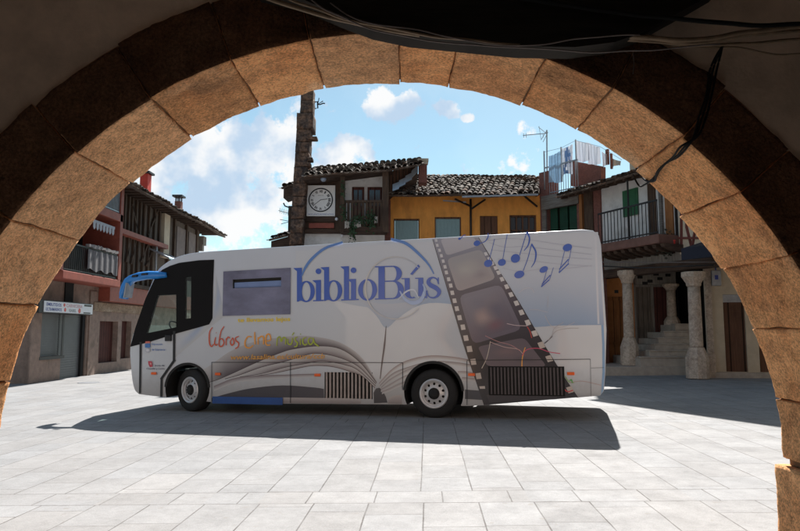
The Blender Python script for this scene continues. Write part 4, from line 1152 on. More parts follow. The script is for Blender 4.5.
# grilles
def grille(G, n, mname, m_, pad=.0):
    x0, x1, z0, z1 = G
    if pad:
        gb = MB()
        for k in range(n):
            xx = x0 + (x1 - x0) * (k + .5) / n; w_ = (x1 - x0) / n * .5; tint = .7 + .5 * abs(math.sin(k * 1.7))
            gb.wbox(xx - w_ / 2, xx + w_ / 2, -.028, -.0145, z0, z1)
        gb.build('vent_grille', m_, body, local=True); vb_ = MB(); vb_.wbox(x0 - .02, x1 + .02, -.0142, -.0085, z0 - .02, z1 + .02); vb_.build('vent_back', M['void'], body, local=True)
        return
    gb = MB()
    for k in range(n):
        xx = x0 + (x1 - x0) * (k + .5) / n; w_ = (x1 - x0) / n * .42
        gb.hexa([(xx - w_ / 2, .002, z0), (xx + w_ / 2, .012, z0), (xx + w_ / 2, .045, z0), (xx - w_ / 2, .035, z0), (xx - w_ / 2, .002, z1), (xx + w_ / 2, .012, z1), (xx + w_ / 2, .045, z1), (xx - w_ / 2, .035, z1)])
    gb.build('vent_grille', m_, body, local=True)
    vb_ = MB(); vb_.wbox(x0 + .001, x1 - .001, .075, .088, z0 + .001, z1 - .001); vb_.build('vent_back', M['void'], body, local=True)
M['slat'] = mat('grille_beige', (.40, .35, .33), .5, .2, 6, 0); M['slatdark'] = mat('grille_dark', (.075, .062, .066), .5, .2, 6, 0)
grille(G1, 13, 'a', M['slat']); grille(G2, 21, 'b', M['slatdark'], 1)

# --- wheels
def wheel(x, side_y, steer=0., r=.435, name='wheel'):
    sgn = -1 if side_y < BW / 2 else 1
    e = bpy.data.objects.new(name, None); COL.objects.link(e); e.parent = bus; e.location = (x, side_y, r - .005); e.rotation_euler = (0, 0, steer if sgn < 0 else steer)
    WL[e.name] = Vector()
    ax = (0, sgn, 0); wd = .27
    ty = MB(); ty.lathe([(r * .60, 0), (r * .66, .012), (r * .86, .016), (r * .965, -.01), (r, -.045), (r, -wd + .04), (r * .93, -wd), (r * .6, -wd)], (0, 0, 0), ax, 56, closed=True)
    for v in ty.v: pass
    ty.build('tyre', M['rubber'], e, local=True, smooth=True)
    rm = MB(); rr = r * .60; n = 60
    # rim lip + dish with ten hand holes: ring segments
    rm.lathe([(rr + .004, .008), (rr - .012, .020), (rr - .035, .012), (rr - .045, -.03), (rr - .06, -.035), (rr - .06, -.05), (rr + .004, -.05)], (0, 0, 0), ax, n, closed=True)
    rm2 = rm
    r_in, r_out, dep = .105, rr - .05, .0
    nseg = 10; ydish = -.035 * 1
    def PT(rad, ang, h): return Vector((rad * math.cos(ang), sgn * h, rad * math.sin(ang)))
    for k in range(nseg):
        a0 = 2 * math.pi * k / nseg; a1 = 2 * math.pi * (k + 1) / nseg; am = (a0 + a1) / 2; rc = (r_in + r_out) / 2 + .012; hr = .024
        m_ = 16; inner = []; outer = []
        for q in range(m_):
            t = 2 * math.pi * q / m_; c0 = Vector((rc * math.cos(am), rc * math.sin(am)))
            er = Vector((math.cos(am), math.sin(am))); et = Vector((-math.sin(am), math.cos(am)))
            ip = c0 + er * hr * math.cos(t) + et * hr * math.sin(t); inner.append(ip)
            # outward to the sector boundary
            dr = math.cos(t); dt = math.sin(t); mx = max(abs(dr), abs(dt)); sr = dr / mx; st = dt / mx
            rad = (r_in + r_out) / 2 + sr * (r_out - r_in) / 2; ang = am + st * (a1 - a0) / 2
            outer.append(Vector((rad * math.cos(ang), rad * math.sin(ang))))
        hh = lambda p: -.012 - .05 * (p.length - r_in) / (r_out - r_in)
        for q in range(m_):
            p, p2 = inner[q], inner[(q + 1) % m_]; o1, o2 = outer[q], outer[(q + 1) % m_]
            V = lambda v, d=0: Vector((v.x, sgn * (hh(v) - d), v.y))
            rm.face([V(p), V(p2), V(o2), V(o1)]); rm.face([V(p), V(p2), V(p2, .015), V(p, .015)])
    rm.build('rim', M['rim'], e, local=True)
    hb = MB(); hb.lathe([(.105, -.02), (.10, .0), (.075, .004), (.07, .025), (.045, .035), (.001, .035)], (0, 0, 0), ax, 28); 
    for k in range(10):
        a = 2 * math.pi * k / 10; hb.lathe([(.011, -.02), (.011, .018), (.001, .02)], (.088 * math.cos(a), 0, .088 * math.sin(a)), ax, 6)
    hb.build('hub', M['dark'], e, local=True, smooth=False)
    bk_ = MB(); bk_.lathe([(r * .58, -.09), (.01, -.09)], (0, 0, 0), ax, 28); bk_.build('brake_drum', M['dark'], e, local=True)
    return e
wheel(RWX, .03); wheel(RWX, BW - .03)
wheel(FWX - .11, .08, -R(20), .43); wheel(FWX - .11, BW - .08, -R(20), .43)
# arch lips
for wx, AR in ((RWX, .545), (FWX - .12, .50)):
    al = MB(); prev = None
    for k in range(33):
        a = R(3 + 174 * k / 32); ca, sa = math.cos(a), math.sin(a)
        p = [(wx + (AR + d) * ca, yy, zc + .03 + (AR + d) * sa) for d, yy in ((-.035, -.016), (.012, -.018), (.012, .0), (-.035, .12))]
        if prev:
            for q in range(4): al.face([prev[q], prev[(q + 1) % 4], p[(q + 1) % 4], p[q]])
        prev = p
    al.build('wheel_arch_trim', M['dark'], body, local=True, smooth=False)
# underframe
uf = MB()
for yy in (.65, BW - .85): uf.wbox(-1.0, xr - .5, yy, yy + .2, .48, .75)
for wx in (RWX, FWX): uf.wbox(wx - .09, wx + .09, .3, BW - .3, .34, .52)
uf.wbox(.95, 2.1, .25, .85, .22, .62); uf.wbox(2.3, 3.2, 1.3, 2.1, .24, .62); uf.wbox(3.3, 4.1, .4, 1.0, .27, .62); uf.wbox(RWX + .75, RWX + 1.5, .5, 1.7, .40, .7)
uf.build('underframe', M['dark'], bus, local=True, bevel=.02)
# cab interior: dashboard, seat, steering wheel
itx = bu(150, 330)[0]; zi = bu(160, 352)[1]; zs = bu(160, 334)[1]
db_ = MB(); db_.hexa([(itx - .55, .15, zi + .08), (itx + .12, .15, zi + .08), (itx + .12, BW - .15, zi + .08), (itx - .55, BW - .15, zi + .08), (itx - .5, .15, zs - .03), (itx + .02, .15, zs + .04), (itx + .02, BW - .15, zs + .04), (itx - .5, BW - .15, zs - .03)])
db_.build('dashboard', M['dash'], bus, local=True, bevel=.03)
stw = MB()
ctr = Vector((itx + .28, .55, zs + .10)); axs = Vector((.75, 0, .66)).normalized(); e1 = Vector((0, 1, 0)); e2 = axs.cross(e1)
stw.tube([ctr + (e1 * math.cos(2 * math.pi * k / 24) + e2 * math.sin(2 * math.pi * k / 24)) * .22 for k in range(25)], .015, 8, cap=False)
stw.bar(ctr - e1 * .21, ctr + e1 * .21, .03); stw.bar(ctr, ctr - axs * .4, .05); stw.build('steering_wheel', M['black'], bus, local=True)
for yy in (.3, 1.55):
    st_ = MB(); sxx = itx + .95
    st_.wbox(sxx - .25, sxx + .25, yy, yy + .5, zs - .35, zs - .2); st_.hexa([(sxx + .2, yy, zs - .3), (sxx + .32, yy, zs - .3), (sxx + .32, yy + .5, zs - .3), (sxx + .2, yy + .5, zs - .3), (sxx + .32, yy + .03, zs + .45), (sxx + .42, yy + .03, zs + .45), (sxx + .42, yy + .47, zs + .45), (sxx + .32, yy + .47, zs + .45)])
    st_.build('driver_seat' if yy < 1 else 'passenger_seat', M['seat'], bus, local=True, bevel=.04)
# door mirror on its curved blue arm
K7 = lambda x, y: (120 + x / 5.04, 245 + y / 5.04)
def mirror(ysgn):
    yb = -.10 if ysgn < 0 else BW + .1
    path = [K7(238, 150), K7(200, 148), K7(150, 152), K7(105, 163), K7(72, 178)]
    mr = MB(); cen = []
    for p in path: x, z = bu(*p); cen.append((x, z))
    mx = bu(*K7(238, 150))[0]
    top_ = [K7(236, 138), K7(200, 134), K7(160, 134), K7(120, 142), K7(85, 154), K7(62, 172), K7(46, 205), K7(38, 240), K7(38, 268)]
    bot_ = [K7(240, 164), K7(200, 172), K7(160, 176), K7(130, 184), K7(100, 190), K7(86, 200), K7(74, 225), K7(66, 250), K7(58, 276)]
    n = len(top_)
    rows = []
    for k in range(n):
        a = bu(*top_[k]); b = bu(*bot_[k]); yc = (-.02 - .16 * min(1, k / 3)) if ysgn < 0 else (BW + .02 + .16 * min(1, k / 3)); hw = .05 + .09 * min(1, k / 6)
        m1 = ((a[0] + b[0]) / 2, (a[1] + b[1]) / 2)
        ring_ = []
        for q in range(8):
            t = 2 * math.pi * q / 8
            ring_.append(Vector((m1[0] + (a[0] - m1[0]) * math.cos(t), yc + hw * math.sin(t), m1[1] + (a[1] - m1[1]) * math.cos(t))))
        rows.append(ring_)
    i0 = 0
    for k in range(n - 1):
        for q in range(8): mr.face([rows[k][q], rows[k][(q + 1) % 8], rows[k + 1][(q + 1) % 8], rows[k + 1][q]])
    mr.face(rows[0]); mr.face(rows[-1])
    o = mr.build('door_mirror', M['bluepaint'], bus, local=True, smooth=True)
    mg = MB(); a = bu(*K7(77, 196)); b = bu(*K7(64, 268)); yc = -.18 if ysgn < 0 else BW + .18
    mg.hexa([(b[0] + .0, yc - .12, b[1]), (b[0] + .03, yc - .12, b[1]), (b[0] + .03, yc + .12, b[1]), (b[0] + .0, yc + .12, b[1]), (a[0] + .0, yc - .12, a[1]), (a[0] + .03, yc - .12, a[1]), (a[0] + .03, yc + .12, a[1]), (a[0], yc + .12, a[1])])
    mg.build('mirror_glass', M['greymetal'], o, local=True)
    sl2 = MB()
    for (x0, y0_, x1, y1_) in ((112, 158, 134, 166), (158, 150, 184, 156)):
        p = [bu(*K7(x0, y0_)), bu(*K7(x1, y0_ - 2)), bu(*K7(x1 - 2, y1_)), bu(*K7(x0 - 4, y1_ + 3))]
        yy = (yc - .135) if ysgn < 0 else yc + .125
        sl2.prism([(q[0], yy, q[1]) for q in p], (0, .05, 0))
    sl2.build('arm_slot', M['black'], o, local=True)
mirror(-1); mirror(1)
# rear lights, number plate blank on the rear face
for yy in (1.0,) if False else ():
    rl_ = MB(); rl_.wbox(xr + .015, xr + .04, yy, yy + .18, .9, 1.35); rl_.build('rear_light', M['signred'], body, local=True, bevel=.01)

# ------------------------------------------------------------------ left side of the plaza
LF = frame((-11.5, 0), (0, 1), (1, 0))
def place(fr, px, w=0.): return fr.uz(px, 331, w)[0]
uA = LF.uz(31, 374, -.35)[0]; uB = LF.uz(120, 250)[0]; uC = LF.uz(200, 240)[0]
print('LEFT', uA, uB, uC, LF.uz(130, 187, .6), LF.uz(215, 232, .6), LF.uz(118, 280, .5))
EZ = LF.uz(130, 190, .55)[1]

hs1 = thing('balcony_house', 'red brown painted house with balconies above a shuttered shop', 'house', tuple(LF(uA, 0, 0)))
gtop = LF.uz(50.7, 281.5, .0)[1]
# ground-floor stone wall with openings
def op(fr, x0, y0, x1, y1, w): u0, z1 = fr.uz(x0, y0, w); u1, z0 = fr.uz(x1, y1, w); return (min(u0, u1), max(u0, u1), min(z0, z1), max(z0, z1))
wG = -.35
o1 = op(LF, 41, 313, 62, 355.5, wG); o2 = op(LF, 63, 313, 84.5, 371, wG); o2 = (o2[0], o2[1], -.3, o1[3])
uS = LF.uz(97, 340, wG)[0]
mb = MB(); wall(mb, LF, uA, uS, -.4, gtop + .35, [o1, o2], wG - .5, wG); mb.box(LF, uA, uA + .3, wG - 7, wG - .5, -.4, gtop + .3); mb.build('ground_floor_wall', M['shopstone'], hs1)
for o_ in (o1, o2):
    mb = MB(); mb.box(LF, o_[0] + .01, o_[1] - .01, wG - .22, wG - .15, o_[2], o_[3]); z = o_[2]
    while z < o_[3] - .05: mb.box(LF, o_[0] + .01, o_[1] - .01, wG - .15, wG - .135, z, z + .055); z += .085
    mb.build('roller_shutter', M['shutter'], hs1)
mb = MB(); mb.box(LF, o1[0] - .05, o1[1] + .05, wG + .003, wG + .06, o1[2] - .10, o1[2]); mb.box(LF, o1[1] + .02, o2[0] - .02, wG + .003, wG + .02, o1[2], o1[3]); mb.build('window_sill', M['iron'], hs1)
mb = MB(); mb.box(LF, o2[1] - .22, o2[1] - .02, wG - .13, wG - .05, -.2, o2[3]); mb.build('door_gap', M['void'], hs1)
for px in (34.5, 91):
    u = LF.uz(px, 340, wG)[0]; mb = MB(); mb.box(LF, u - .28, u + .28, wG + .003, wG + .05, -.3, gtop - .1); mb.build('stone_pier', M['shopstone'], hs1)
mb = MB(); u = LF.uz(68, 290, wG)[0]; mb.box(LF, u - .25, u + .3, wG + .004, wG + .05, gtop - .75, gtop + .1); mb.build('beam_niche', M['void'], hs1)
# upper floors: recessed wall, balcony slabs, post, railings
uP = LF.uz(121, 240, .5)[0]
slab_z0 = LF.uz(118.6, 287, .5)[1]; slab_z1 = LF.uz(118.6, 280, .5)[1]
u2z0 = LF.uz(121, 222, .5)[1]; u2z1 = LF.uz(121, 214, .5)[1]
print('slabs', slab_z0, slab_z1, u2z0, u2z1, uP)
mb = MB(); mb.box(LF, uA, uP + .1, -1.2, -1.0, slab_z1, EZ + .3); mb.box(LF, uA - .2, uA, -7.3, .5, slab_z1, EZ + .3); mb.build('upper_wall', M['redplaster'], hs1)
for (z0, z1) in ((slab_z0, slab_z1), (u2z0, u2z1)):
    mb = MB(); mb.box(LF, uA, uP + .12, -1.0, .5, z0, z1); mb.build('balcony_slab', M['redwood'], hs1, bevel=.02)
mb = MB(); mb.box(LF, uP - .12, uP + .12, -1.0, .5, slab_z1, EZ + .25); mb.build('side_wall', M['redwood'], hs1)
def railing(fr, u0, u1, w_, z0, z1, parent, n, name='railing', m=None, r=.02, rails=True):
    mb = MB()
    for k in range(n + 1):
        u = u0 + (u1 - u0) * k / n; mb.bar(fr(u, w_, z0), fr(u, w_, z1), r)
    mb.bar(fr(u0, w_, z1), fr(u1, w_, z1), r * 2.4); mb.bar(fr(u0, w_, z0 + .06), fr(u1, w_, z0 + .06), r * 1.8)
    return mb.build(name, m or M['iron'], parent)
railing(LF, uA + .1, uP - .15, .44, slab_z1, slab_z1 + .95, hs1, 46)
railing(LF, uA + .1, uP - .15, .44, u2z1, u2z1 + .95, hs1, 46, m=M['greymetal'])
mb = MB()
for px in (56, 76, 100):
    u = LF.uz(px, 240, -1.)[0]; mb.box(LF, u - .45, u + .45, -.99, -.95, slab_z1, slab_z1 + 2.1); mb.box(LF, u - .45, u + .45, -.99, -.95, u2z1, u2z1 + 2.1)
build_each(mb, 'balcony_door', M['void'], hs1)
mb = MB(); mb.box(LF, uA - .3, uP + .1, -7.3, .9, EZ, EZ + .12); mb.build('roof', M['tilebase'], hs1)
# canvas sheet on railing and scalloped valance
ux0 = LF.uz(88, 255, .5)[0]; ux1 = LF.uz(117.5, 255, .5)[0]
mb = MB(); n = 26
for k in range(n):
    a = ux0 + (ux1 - ux0) * k / n; b = ux0 + (ux1 - ux0) * (k + 1) / n; wa = .50 + .02 * math.sin(k * 1.3); wb = .50 + .02 * math.sin((k + 1) * 1.3)
    za = slab_z1 + .18 + .05 * math.sin(k * .7); zb = slab_z1 + .18 + .05 * math.sin((k + 1) * .7)
    mb.hexa([LF(a, wa, za), LF(b, wb, zb), LF(b, wb + .01, zb), LF(a, wa + .01, za), LF(a, wa, slab_z1 + .9), LF(b, wb, slab_z1 + .9), LF(b, wb + .01, slab_z1 + .9), LF(a, wa + .01, slab_z1 + .9)])
o = mb.build('balcony_screen', mat('grey_screen_cloth', (.15, .14, .145), .8, .2, 8, 0), None, base=LF(ux0, .5, slab_z1)); tag(o, 'grey canvas screen tied along the red balcony railing', 'screen cloth')
mb = MB()
zz = slab_z1 + .98
for k in range(22):
    a = ux0 + (ux1 - ux0) * k / 22; mb.box(LF, a, a + (ux1 - ux0) / 22 * .9, .40, .54, zz + random.uniform(-.02, .03), zz + .09 + random.uniform(0, .05))
o = mb.build('hung_washing', mat('grey_washing', (.26, .24, .235), .9, .2, 8, .2), None, base=LF(ux0, .5, zz)); tag(o, 'pale washing laid along the top rail of the red balcony', 'washing')
ua0 = LF.uz(93, 227, .45)[0]; ua1 = LF.uz(115, 229, .45)[0]; zv = LF.uz(104, 224.5, .45)[1]
mb = MB()
for k in range(7):
    a = ua0 + (ua1 - ua0) * k / 7; b = ua0 + (ua1 - ua0) * (k + .62) / 7
    mb.prism([LF(a, .45, zv), LF(b, .45, zv), LF(b, .45, zv - .22), LF((a + b) / 2, .45, zv - .30), LF(a, .45, zv - .22)], (.02, 0, 0))
mb.box(LF, ua0, ua1, .40, .448, zv - .04, zv + .06)
o = mb.build('awning_valance', M['cloth'], None, base=LF(ua0, .45, zv)); tag(o, 'white scalloped awning valance under the upper red balcony', 'awning')

# shop sign
su0, sz1 = LF.uz(44.5, 301, .12); su1, sz0 = LF.uz(92.5, 312.9, .12); sz1 = LF.uz(44.5, 300.7, .12)[1]; sz0 = LF.uz(44.5, 311.8, .12)[1]
shs = thing('shop_sign', 'long white illuminated box sign with blue and red lettering over the shutters', 'sign', tuple(LF(su0, .12, sz0)))
mb = MB(); mb.box(LF, su0 - .25, su1 + .03, -.34, .10, sz0 - .03, sz1 + .03); mb.build('sign_box', M['iron'], shs, bevel=.01)
mb = MB(); mb.box(LF, su0, su1, .102, .12, sz0, sz1); mb.build('sign_face', M['signwhite'], shs)
sw_ = su1 - su0; sh_ = sz1 - sz0
def stext(parent, fr, wv, u0, u1, z0, z1, body_, m, bold=.02, name='sign_text'):
    mb = MB(); add_text(mb, body_, lambda s, t: fr(u0 + (u1 - u0) * s, wv, z0 + (z1 - z0) * t), None, 0, bold); return mb.build(name, m, parent, fix=False)
stext(shs, LF, .123, su0 + sw_ * .04, su0 + sw_ * .32, sz0 + sh_ * .56, sz0 + sh_ * .86, 'EMBUTIDOS', M['signblue']); stext(shs, LF, .123, su0 + sw_ * .03, su0 + sw_ * .33, sz0 + sh_ * .12, sz0 + sh_ * .42, 'ULTRAMARINOS', M['signblue'])
stext(shs, LF, .123, su0 + sw_ * .42, su0 + sw_ * .76, sz0 + sh_ * .56, sz0 + sh_ * .88, 'CARNICERIA', mat('sign_pink', (.6, .3, .35), .4, 0, bump=0)); stext(shs, LF, .123, su0 + sw_ * .48, su0 + sw_ * .63, sz0 + sh_ * .12, sz0 + sh_ * .40, 'ISABEL', mat('sign_grey', (.2, .22, .25), .4, 0, bump=0))
mb = MB(); mb.box(LF, su0 + sw_ * .80, su0 + sw_ * .97, .1205, .123, sz0 + sh_ * .76, sz0 + sh_ * .95); mb.box(LF, su0 + sw_ * .79, su0 + sw_ * .95, .1205, .123, sz0 + sh_ * .04, sz0 + sh_ * .16); build_each(mb, 'sign_stripe', M['black'], shs)
mb = MB(); mb.lathe([(.10, 0), (.10, .003), (.001, .003)], LF(su0 + sw_ * .70, .121, sz0 + sh_ * .28), (1, 0, 0), 5); mb.lathe([(.06, 0), (.06, .003), (.001, .003)], LF(su0 + sw_ * .38, .121, sz0 + sh_ * .75), (1, 0, 0), 12); mb.lathe([(.07, 0), (.05, .003), (.001, .003)], LF(su0 + sw_ * .40, .121, sz0 + sh_ * .3), (1, 0, 0), 12); build_each(mb, 'sign_emblem', M['signred'], shs)

# second house: timber framed
hs2 = thing('timber_framed_house', 'dark timber framed house with plank infill and tiled eave beyond the red balconies', 'house', tuple(LF(uS, 0, 0)))
o3 = op(LF, 100, 321, 116.5, 361.5, wG); o4 = op(LF, 122, 321, 130, 358, wG)
uE = uC
mb = MB(); wall(mb, LF, uS, uE, -.5, gtop + .1, [o3, o4], wG - .5, wG); mb.box(LF, uE - .3, uE, wG - 7, wG - .5, -.5, gtop + .1); mb.build('ground_floor_wall', M['shopstone'], hs2)
for o_ in (o3, o4): mb = MB(); mb.box(LF, o_[0], o_[1], wG - .3, wG - .22, o_[2], o_[3]); mb.build('door', M['doorred'], hs2)
a = LF.uz(97, 302, wG + .08); b = LF.uz(133, 311, wG + .08)
mb = MB(); mb.box(LF, a[0] - .2, b[0] + 1.5, wG + .003, wG + .09, b[1] - .1, a[1]); mb.build('stone_lintel', M['lintelstone'], hs2, bevel=.02)
mb = MB(); mb.box(LF, uS - .05, uE, wG, .1, a[1] + .05, slab_z0 + .12); mb.build('fascia_board', M['redwood'], hs2)
u1_ = LF.uz(164, 243, .1)[0]
mb = MB(); mb.box(LF, uP + .14, uE, -.12, -.04, slab_z0 + .12, EZ); mb.build('plank_wall', M['greywood'], hs2)
zb_ = LF.uz(125, 233, .1)[1]
mb = MB(); mb.box(LF, uP + .14, u1_, -.04, .32, zb_ - .12, zb_ + .08); mb.build('floor_beam', M['redwood'], hs2)
mb = MB(); mb.box(LF, uP + .14, u1_ - .4, -.038, .2, slab_z0 + .13, slab_z0 + .28); mb.build('floor_beam', M['darkwoodh'], hs2)
mb = MB()
def post(px, z0, z1, wd=.11, w1=.06):
    u = LF.uz(px, 220, .1)[0]; mb.box(LF, u - wd / 2, u + wd / 2, -.037, w1, z0, z1)
for px in (126.5, 130.5, 134, 138, 142, 146, 151, 156.5, 161.5): post(px, zb_ + .08, EZ, .13)
for px in (126, 131, 136.5, 141, 146, 151, 155): post(px, slab_z0 + .28, zb_ - .12, .11)
for px in (170.5, 176.5, 188.5, 198.7): post(px, slab_z0 + 1.0, EZ, .2, .08)
build_each(mb, 'timber_post', M['darkwood'], hs2)
mb = MB()
for (xa, ya, xb, yb) in ((126, 262, 131, 236), (131, 264, 136, 240), (141, 262, 150, 238), (146, 266, 155, 244), (148, 235, 160, 205), (137, 230, 132, 204)):
    A = LF.uz(xa, ya, .03); B = LF.uz(xb, yb, .03); mb.bar(LF(A[0], .02, A[1]), LF(B[0], .02, B[1]), .08)
build_each(mb, 'timber_brace', M['darkwood'], hs2)
# panels of the far bays + cream pillar
mb = MB()
for (xa, xb) in ((177.5, 187.5), (189.5, 197.5)):
    A = LF.uz(xa, 220, 0)[0]; B = LF.uz(xb, 220, 0)[0]; mb.box(LF, A, B, -.038, .01, zb_ - .4, EZ - .3)
build_each(mb, 'infill_panel', mat('brown_grey_render', (.20, .16, .145), .9, .2, 3, .2), hs2)
A = LF.uz(164, 220, .1)[0]; B = LF.uz(169.5, 220, .1)[0]
mb = MB(); mb.box(LF, A, B, -.036, .14, zb_ - .5, EZ - .02); mb.build('plaster_pillar', M['cream'], hs2)
A = LF.uz(165, 252, .7)[0]; B = LF.uz(184, 252, .7)[0]; zq = LF.uz(165, 248, .7)[1]
mb = MB(); mb.hexa([LF(A, -.03, zq - .05), LF(B, -.03, zq - .05), LF(B, .9, zq - .5), LF(A, .9, zq - .5), LF(A, -.03, zq + .02), LF(B, -.03, zq + .02), LF(B, .9, zq - .43), LF(A, .9, zq - .43)]); mb.build('lean_to_roof', M['flash'], hs2)
mb = MB(); u = LF.uz(156.5, 250, .15)[0]; mb.tube([LF(u, .15, slab_z0), LF(u, .15, zb_ - .05)], .05, 8); mb.build('downpipe', M['greymetal'], hs2)
mb = MB(); u = LF.uz(203, 232, 0)[0]
mb.box(LF, uE - .3, uE, -6, -.1, slab_z0, EZ); mb.build('side_wall', M['greyboard'], hs2)
mb = MB(); mb.box(LF, uE, uE + .55, -.3, .2, EZ - .75, EZ - .25); mb.box(LF, uE, uE + .3, -.3, .15, EZ - 1.1, EZ - .75); mb.build('beam_end', M['greyboard'], hs2)
mb = MB()
u_ = uP
while u_ < uE + 1.4: mb.box(LF, u_, u_ + .1, -.3, .72, EZ - .02, EZ + .10); u_ += .55
build_each(mb, 'rafter_end', M['darkwoodh'], hs2)
eL_ = LF(uP - 1.2, .95, EZ + .02); eR_ = LF(uE + 1.9, .95, EZ + .02); rL_ = LF(uP - 1.2, -3.2, EZ + 1.35); rR_ = LF(uE + 1.9, -3.2, EZ + 1.35)
roof_tiles('roof', hs2, eL_, eR_, rR_, rL_, .24, .38, .105, .08, seed=4)
# chimneys
c1 = at(144, 190, 24.5 * 1.0)
def chim(name, label, px0, px1, pyt, pyb, Y, m, cap=None, lean=0):
    a = at(px0, pyb, Y); b = at(px1, pyt, Y); t = thing(name, label, 'chimney', (a.x, Y, a.z))
    d = (b.x - a.x); mb = MB(); l = Vector((lean, 0, 0)); zb = a.z - .6
    mb.hexa([Vector((a.x, Y, zb)), Vector((b.x, Y, zb)), Vector((b.x, Y + d * 1.2, zb)), Vector((a.x, Y + d * 1.2, zb)), Vector((a.x, Y, b.z)) + l, Vector((b.x, Y, b.z)) + l, Vector((b.x, Y + d * 1.2, b.z)) + l, Vector((a.x, Y + d * 1.2, b.z)) + l]); mb.build('stack', m, t)
    if cap:
        mb = MB(); mb.wbox(a.x - .12, b.x + .12, Y - .12, Y + d * 1.2 + .12, b.z + cap, b.z + cap + .10)
        for xx in (a.x + .03, b.x - .09):
            for yy in (Y, Y + d): mb.wbox(xx, xx + .06, yy, yy + .06, b.z, b.z + cap)
        mb.build('chimney_cap', M['iron'], t)
    return t
chim('red_chimney', 'bright red rendered chimney above the timber framed house', 139.5, 148, 173.5, 190, 32, M['chimred'], .02)
chim('capped_chimney', 'small brick chimney with flat dark cap on the left tiled roof', 174.5, 180.5, 201, 208, 36, M['brick'], .25)

# ------------------------------------------------------------------ centre: stone tower, clock house, ochre house
CY = 25.0
CF = frame((0, CY), (1, 0), (0, -1))
Yt = 24.3
tw = thing('stone_bell_pillar', 'tall slender leaning brown stone pillar rising beside the clock', 'stone pillar', tuple(at(297, 330, Yt).to_tuple()[:2]) + (0,))
def tower(name, x0b, x1b, yb, x0t, x1t, yt, dep, off=0, n=(8, 8, 24)):
    A = at(x0b, yb, Yt - off); B = at(x1b, yb, Yt - off); C_ = at(x0t, yt, Yt - off); D = at(x1t, yt, Yt - off)
    def fn(s, t, q): return A.lerp(B, s).lerp(C_.lerp(D, s), q) + Vector((0, dep * t + 2 * off * t, 0))
    return stone(name, fn, n, yb, tw, M['pillar'], .012, .010)
zbt = at(297, 331, Yt)
def edge(y):   # left and right outline of the pillar in the photo
    P_ = ((290, 286.2, 301.2), (243, 289.2, 304.2), (165, 294.2, 310.2), (116, 297.2, 314.0))
    for p, q in zip(P_, P_[1:]):
        if y >= q[0] or q is P_[-1]: k = (p[0] - y) / (p[0] - q[0]); return p[1] + (q[1] - p[1]) * k, p[2] + (q[2] - p[2]) * k
rt = random.Random(8); y_ = 290.
while y_ > 117:
    yn = max(116., y_ - rt.uniform(9, 17));  yn = 116. if yn < 122 else yn
    l0, r0 = edge(y_); l1, r1 = edge(yn); r0 -= 2.6; r1 -= 2.6; j1, j2 = rt.uniform(-.15, .15), rt.uniform(-.15, .2)
    tower('shaft_block', l0 + j1, r0 + j2, y_ - .15, l1 + j1, r1 + j2, yn + .15, .8 + rt.uniform(-.04, .04), rt.uniform(-.02, .03), (7, 6, 6)); y_ = yn
tower('cornice', 296.2, 312.6, 128, 296.6, 313, 112.5, .84, .06, (8, 8, 6))
tower('top_block', 299.8, 312.4, 112.3, 300.6, 313, 100, .68, 0, (7, 6, 6)); tower('top_block', 300.5, 312.8, 99.8, 300.9, 313.2, 88, .66, 0, (7, 6, 6))
mb = MB(); q = at(303, 290, Yt); mb.wbox(at(284, 300, Yt).x, at(303, 300, Yt).x, Yt, Yt + .8, -.3, at(290, 290, Yt).z + .05); mb.build('shaft_base', M['pillar'], tw)
for (x0, y0, x1, y1) in ((308, 136, 317, 139), (306, 157, 312.5, 160.5), (305, 162, 310.5, 166)):
    a = at(x0, y1, Yt - .03); b = at(x1, y0, Yt - .03); mb = MB(); mb.wbox(a.x, b.x, Yt - .03, Yt + .35, a.z, b.z); mb.build('stone_stub', M['pillar'], tw, bevel=.03)
br = MB(); P_ = lambda x, y: at(x, y, Yt + .1)
br.tube([P_(315, 102), P_(317.5, 101.5), P_(317.8, 108), P_(315, 108.5)], .03, 6); br.tube([P_(317, 104), P_(320, 104.5), P_(323, 103.2), P_(325, 103.4)], .025, 6); br.tube([P_(319, 98), P_(318, 104), P_(323, 101)], .02, 6)
br.build('iron_bracket', M['iron'], tw)

ck = thing('clock_house', 'old house with wooden balcony and square wall clock beside the stone pillar', 'house', tuple(CF(-3, 0, 0)))
cu = lambda px, py=200, wv=0.: CF.uz(px, py, wv)
def cbox(parent, name, m, x0, y0, x1, y1, w0, w1, bevel=0.):
    mb = MB(); pbox(mb, CF, x0, y0, x1, y1, w0, w1); return mb.build(name, m, parent, bevel=bevel)
zwb = cu(340, 233)[1]
mb = MB(); mb.box(CF, cu(303)[0], cu(384.5)[0], -6, 0, -.3, cu(340, 176)[1]); mb.build('wall', M['white'], ck)
cbox(ck, 'timber_panel', M['darkwood'], 303.5, 176, 342, 233.5, .002, .08)
cbox(ck, 'timber_beam', M['redwood'], 309, 223, 334, 228, .082, .13)
cbox(ck, 'timber_beam', M['darkwoodh'], 303, 216.6, 342, 221.5, .082, .16)
cbox(ck, 'timber_beam', M['darkwoodh'], 303, 229, 342, 233.5, .082, .18)
cbox(ck, 'timber_post', M['darkwood'], 336, 180, 342.5, 231, .082, .20)
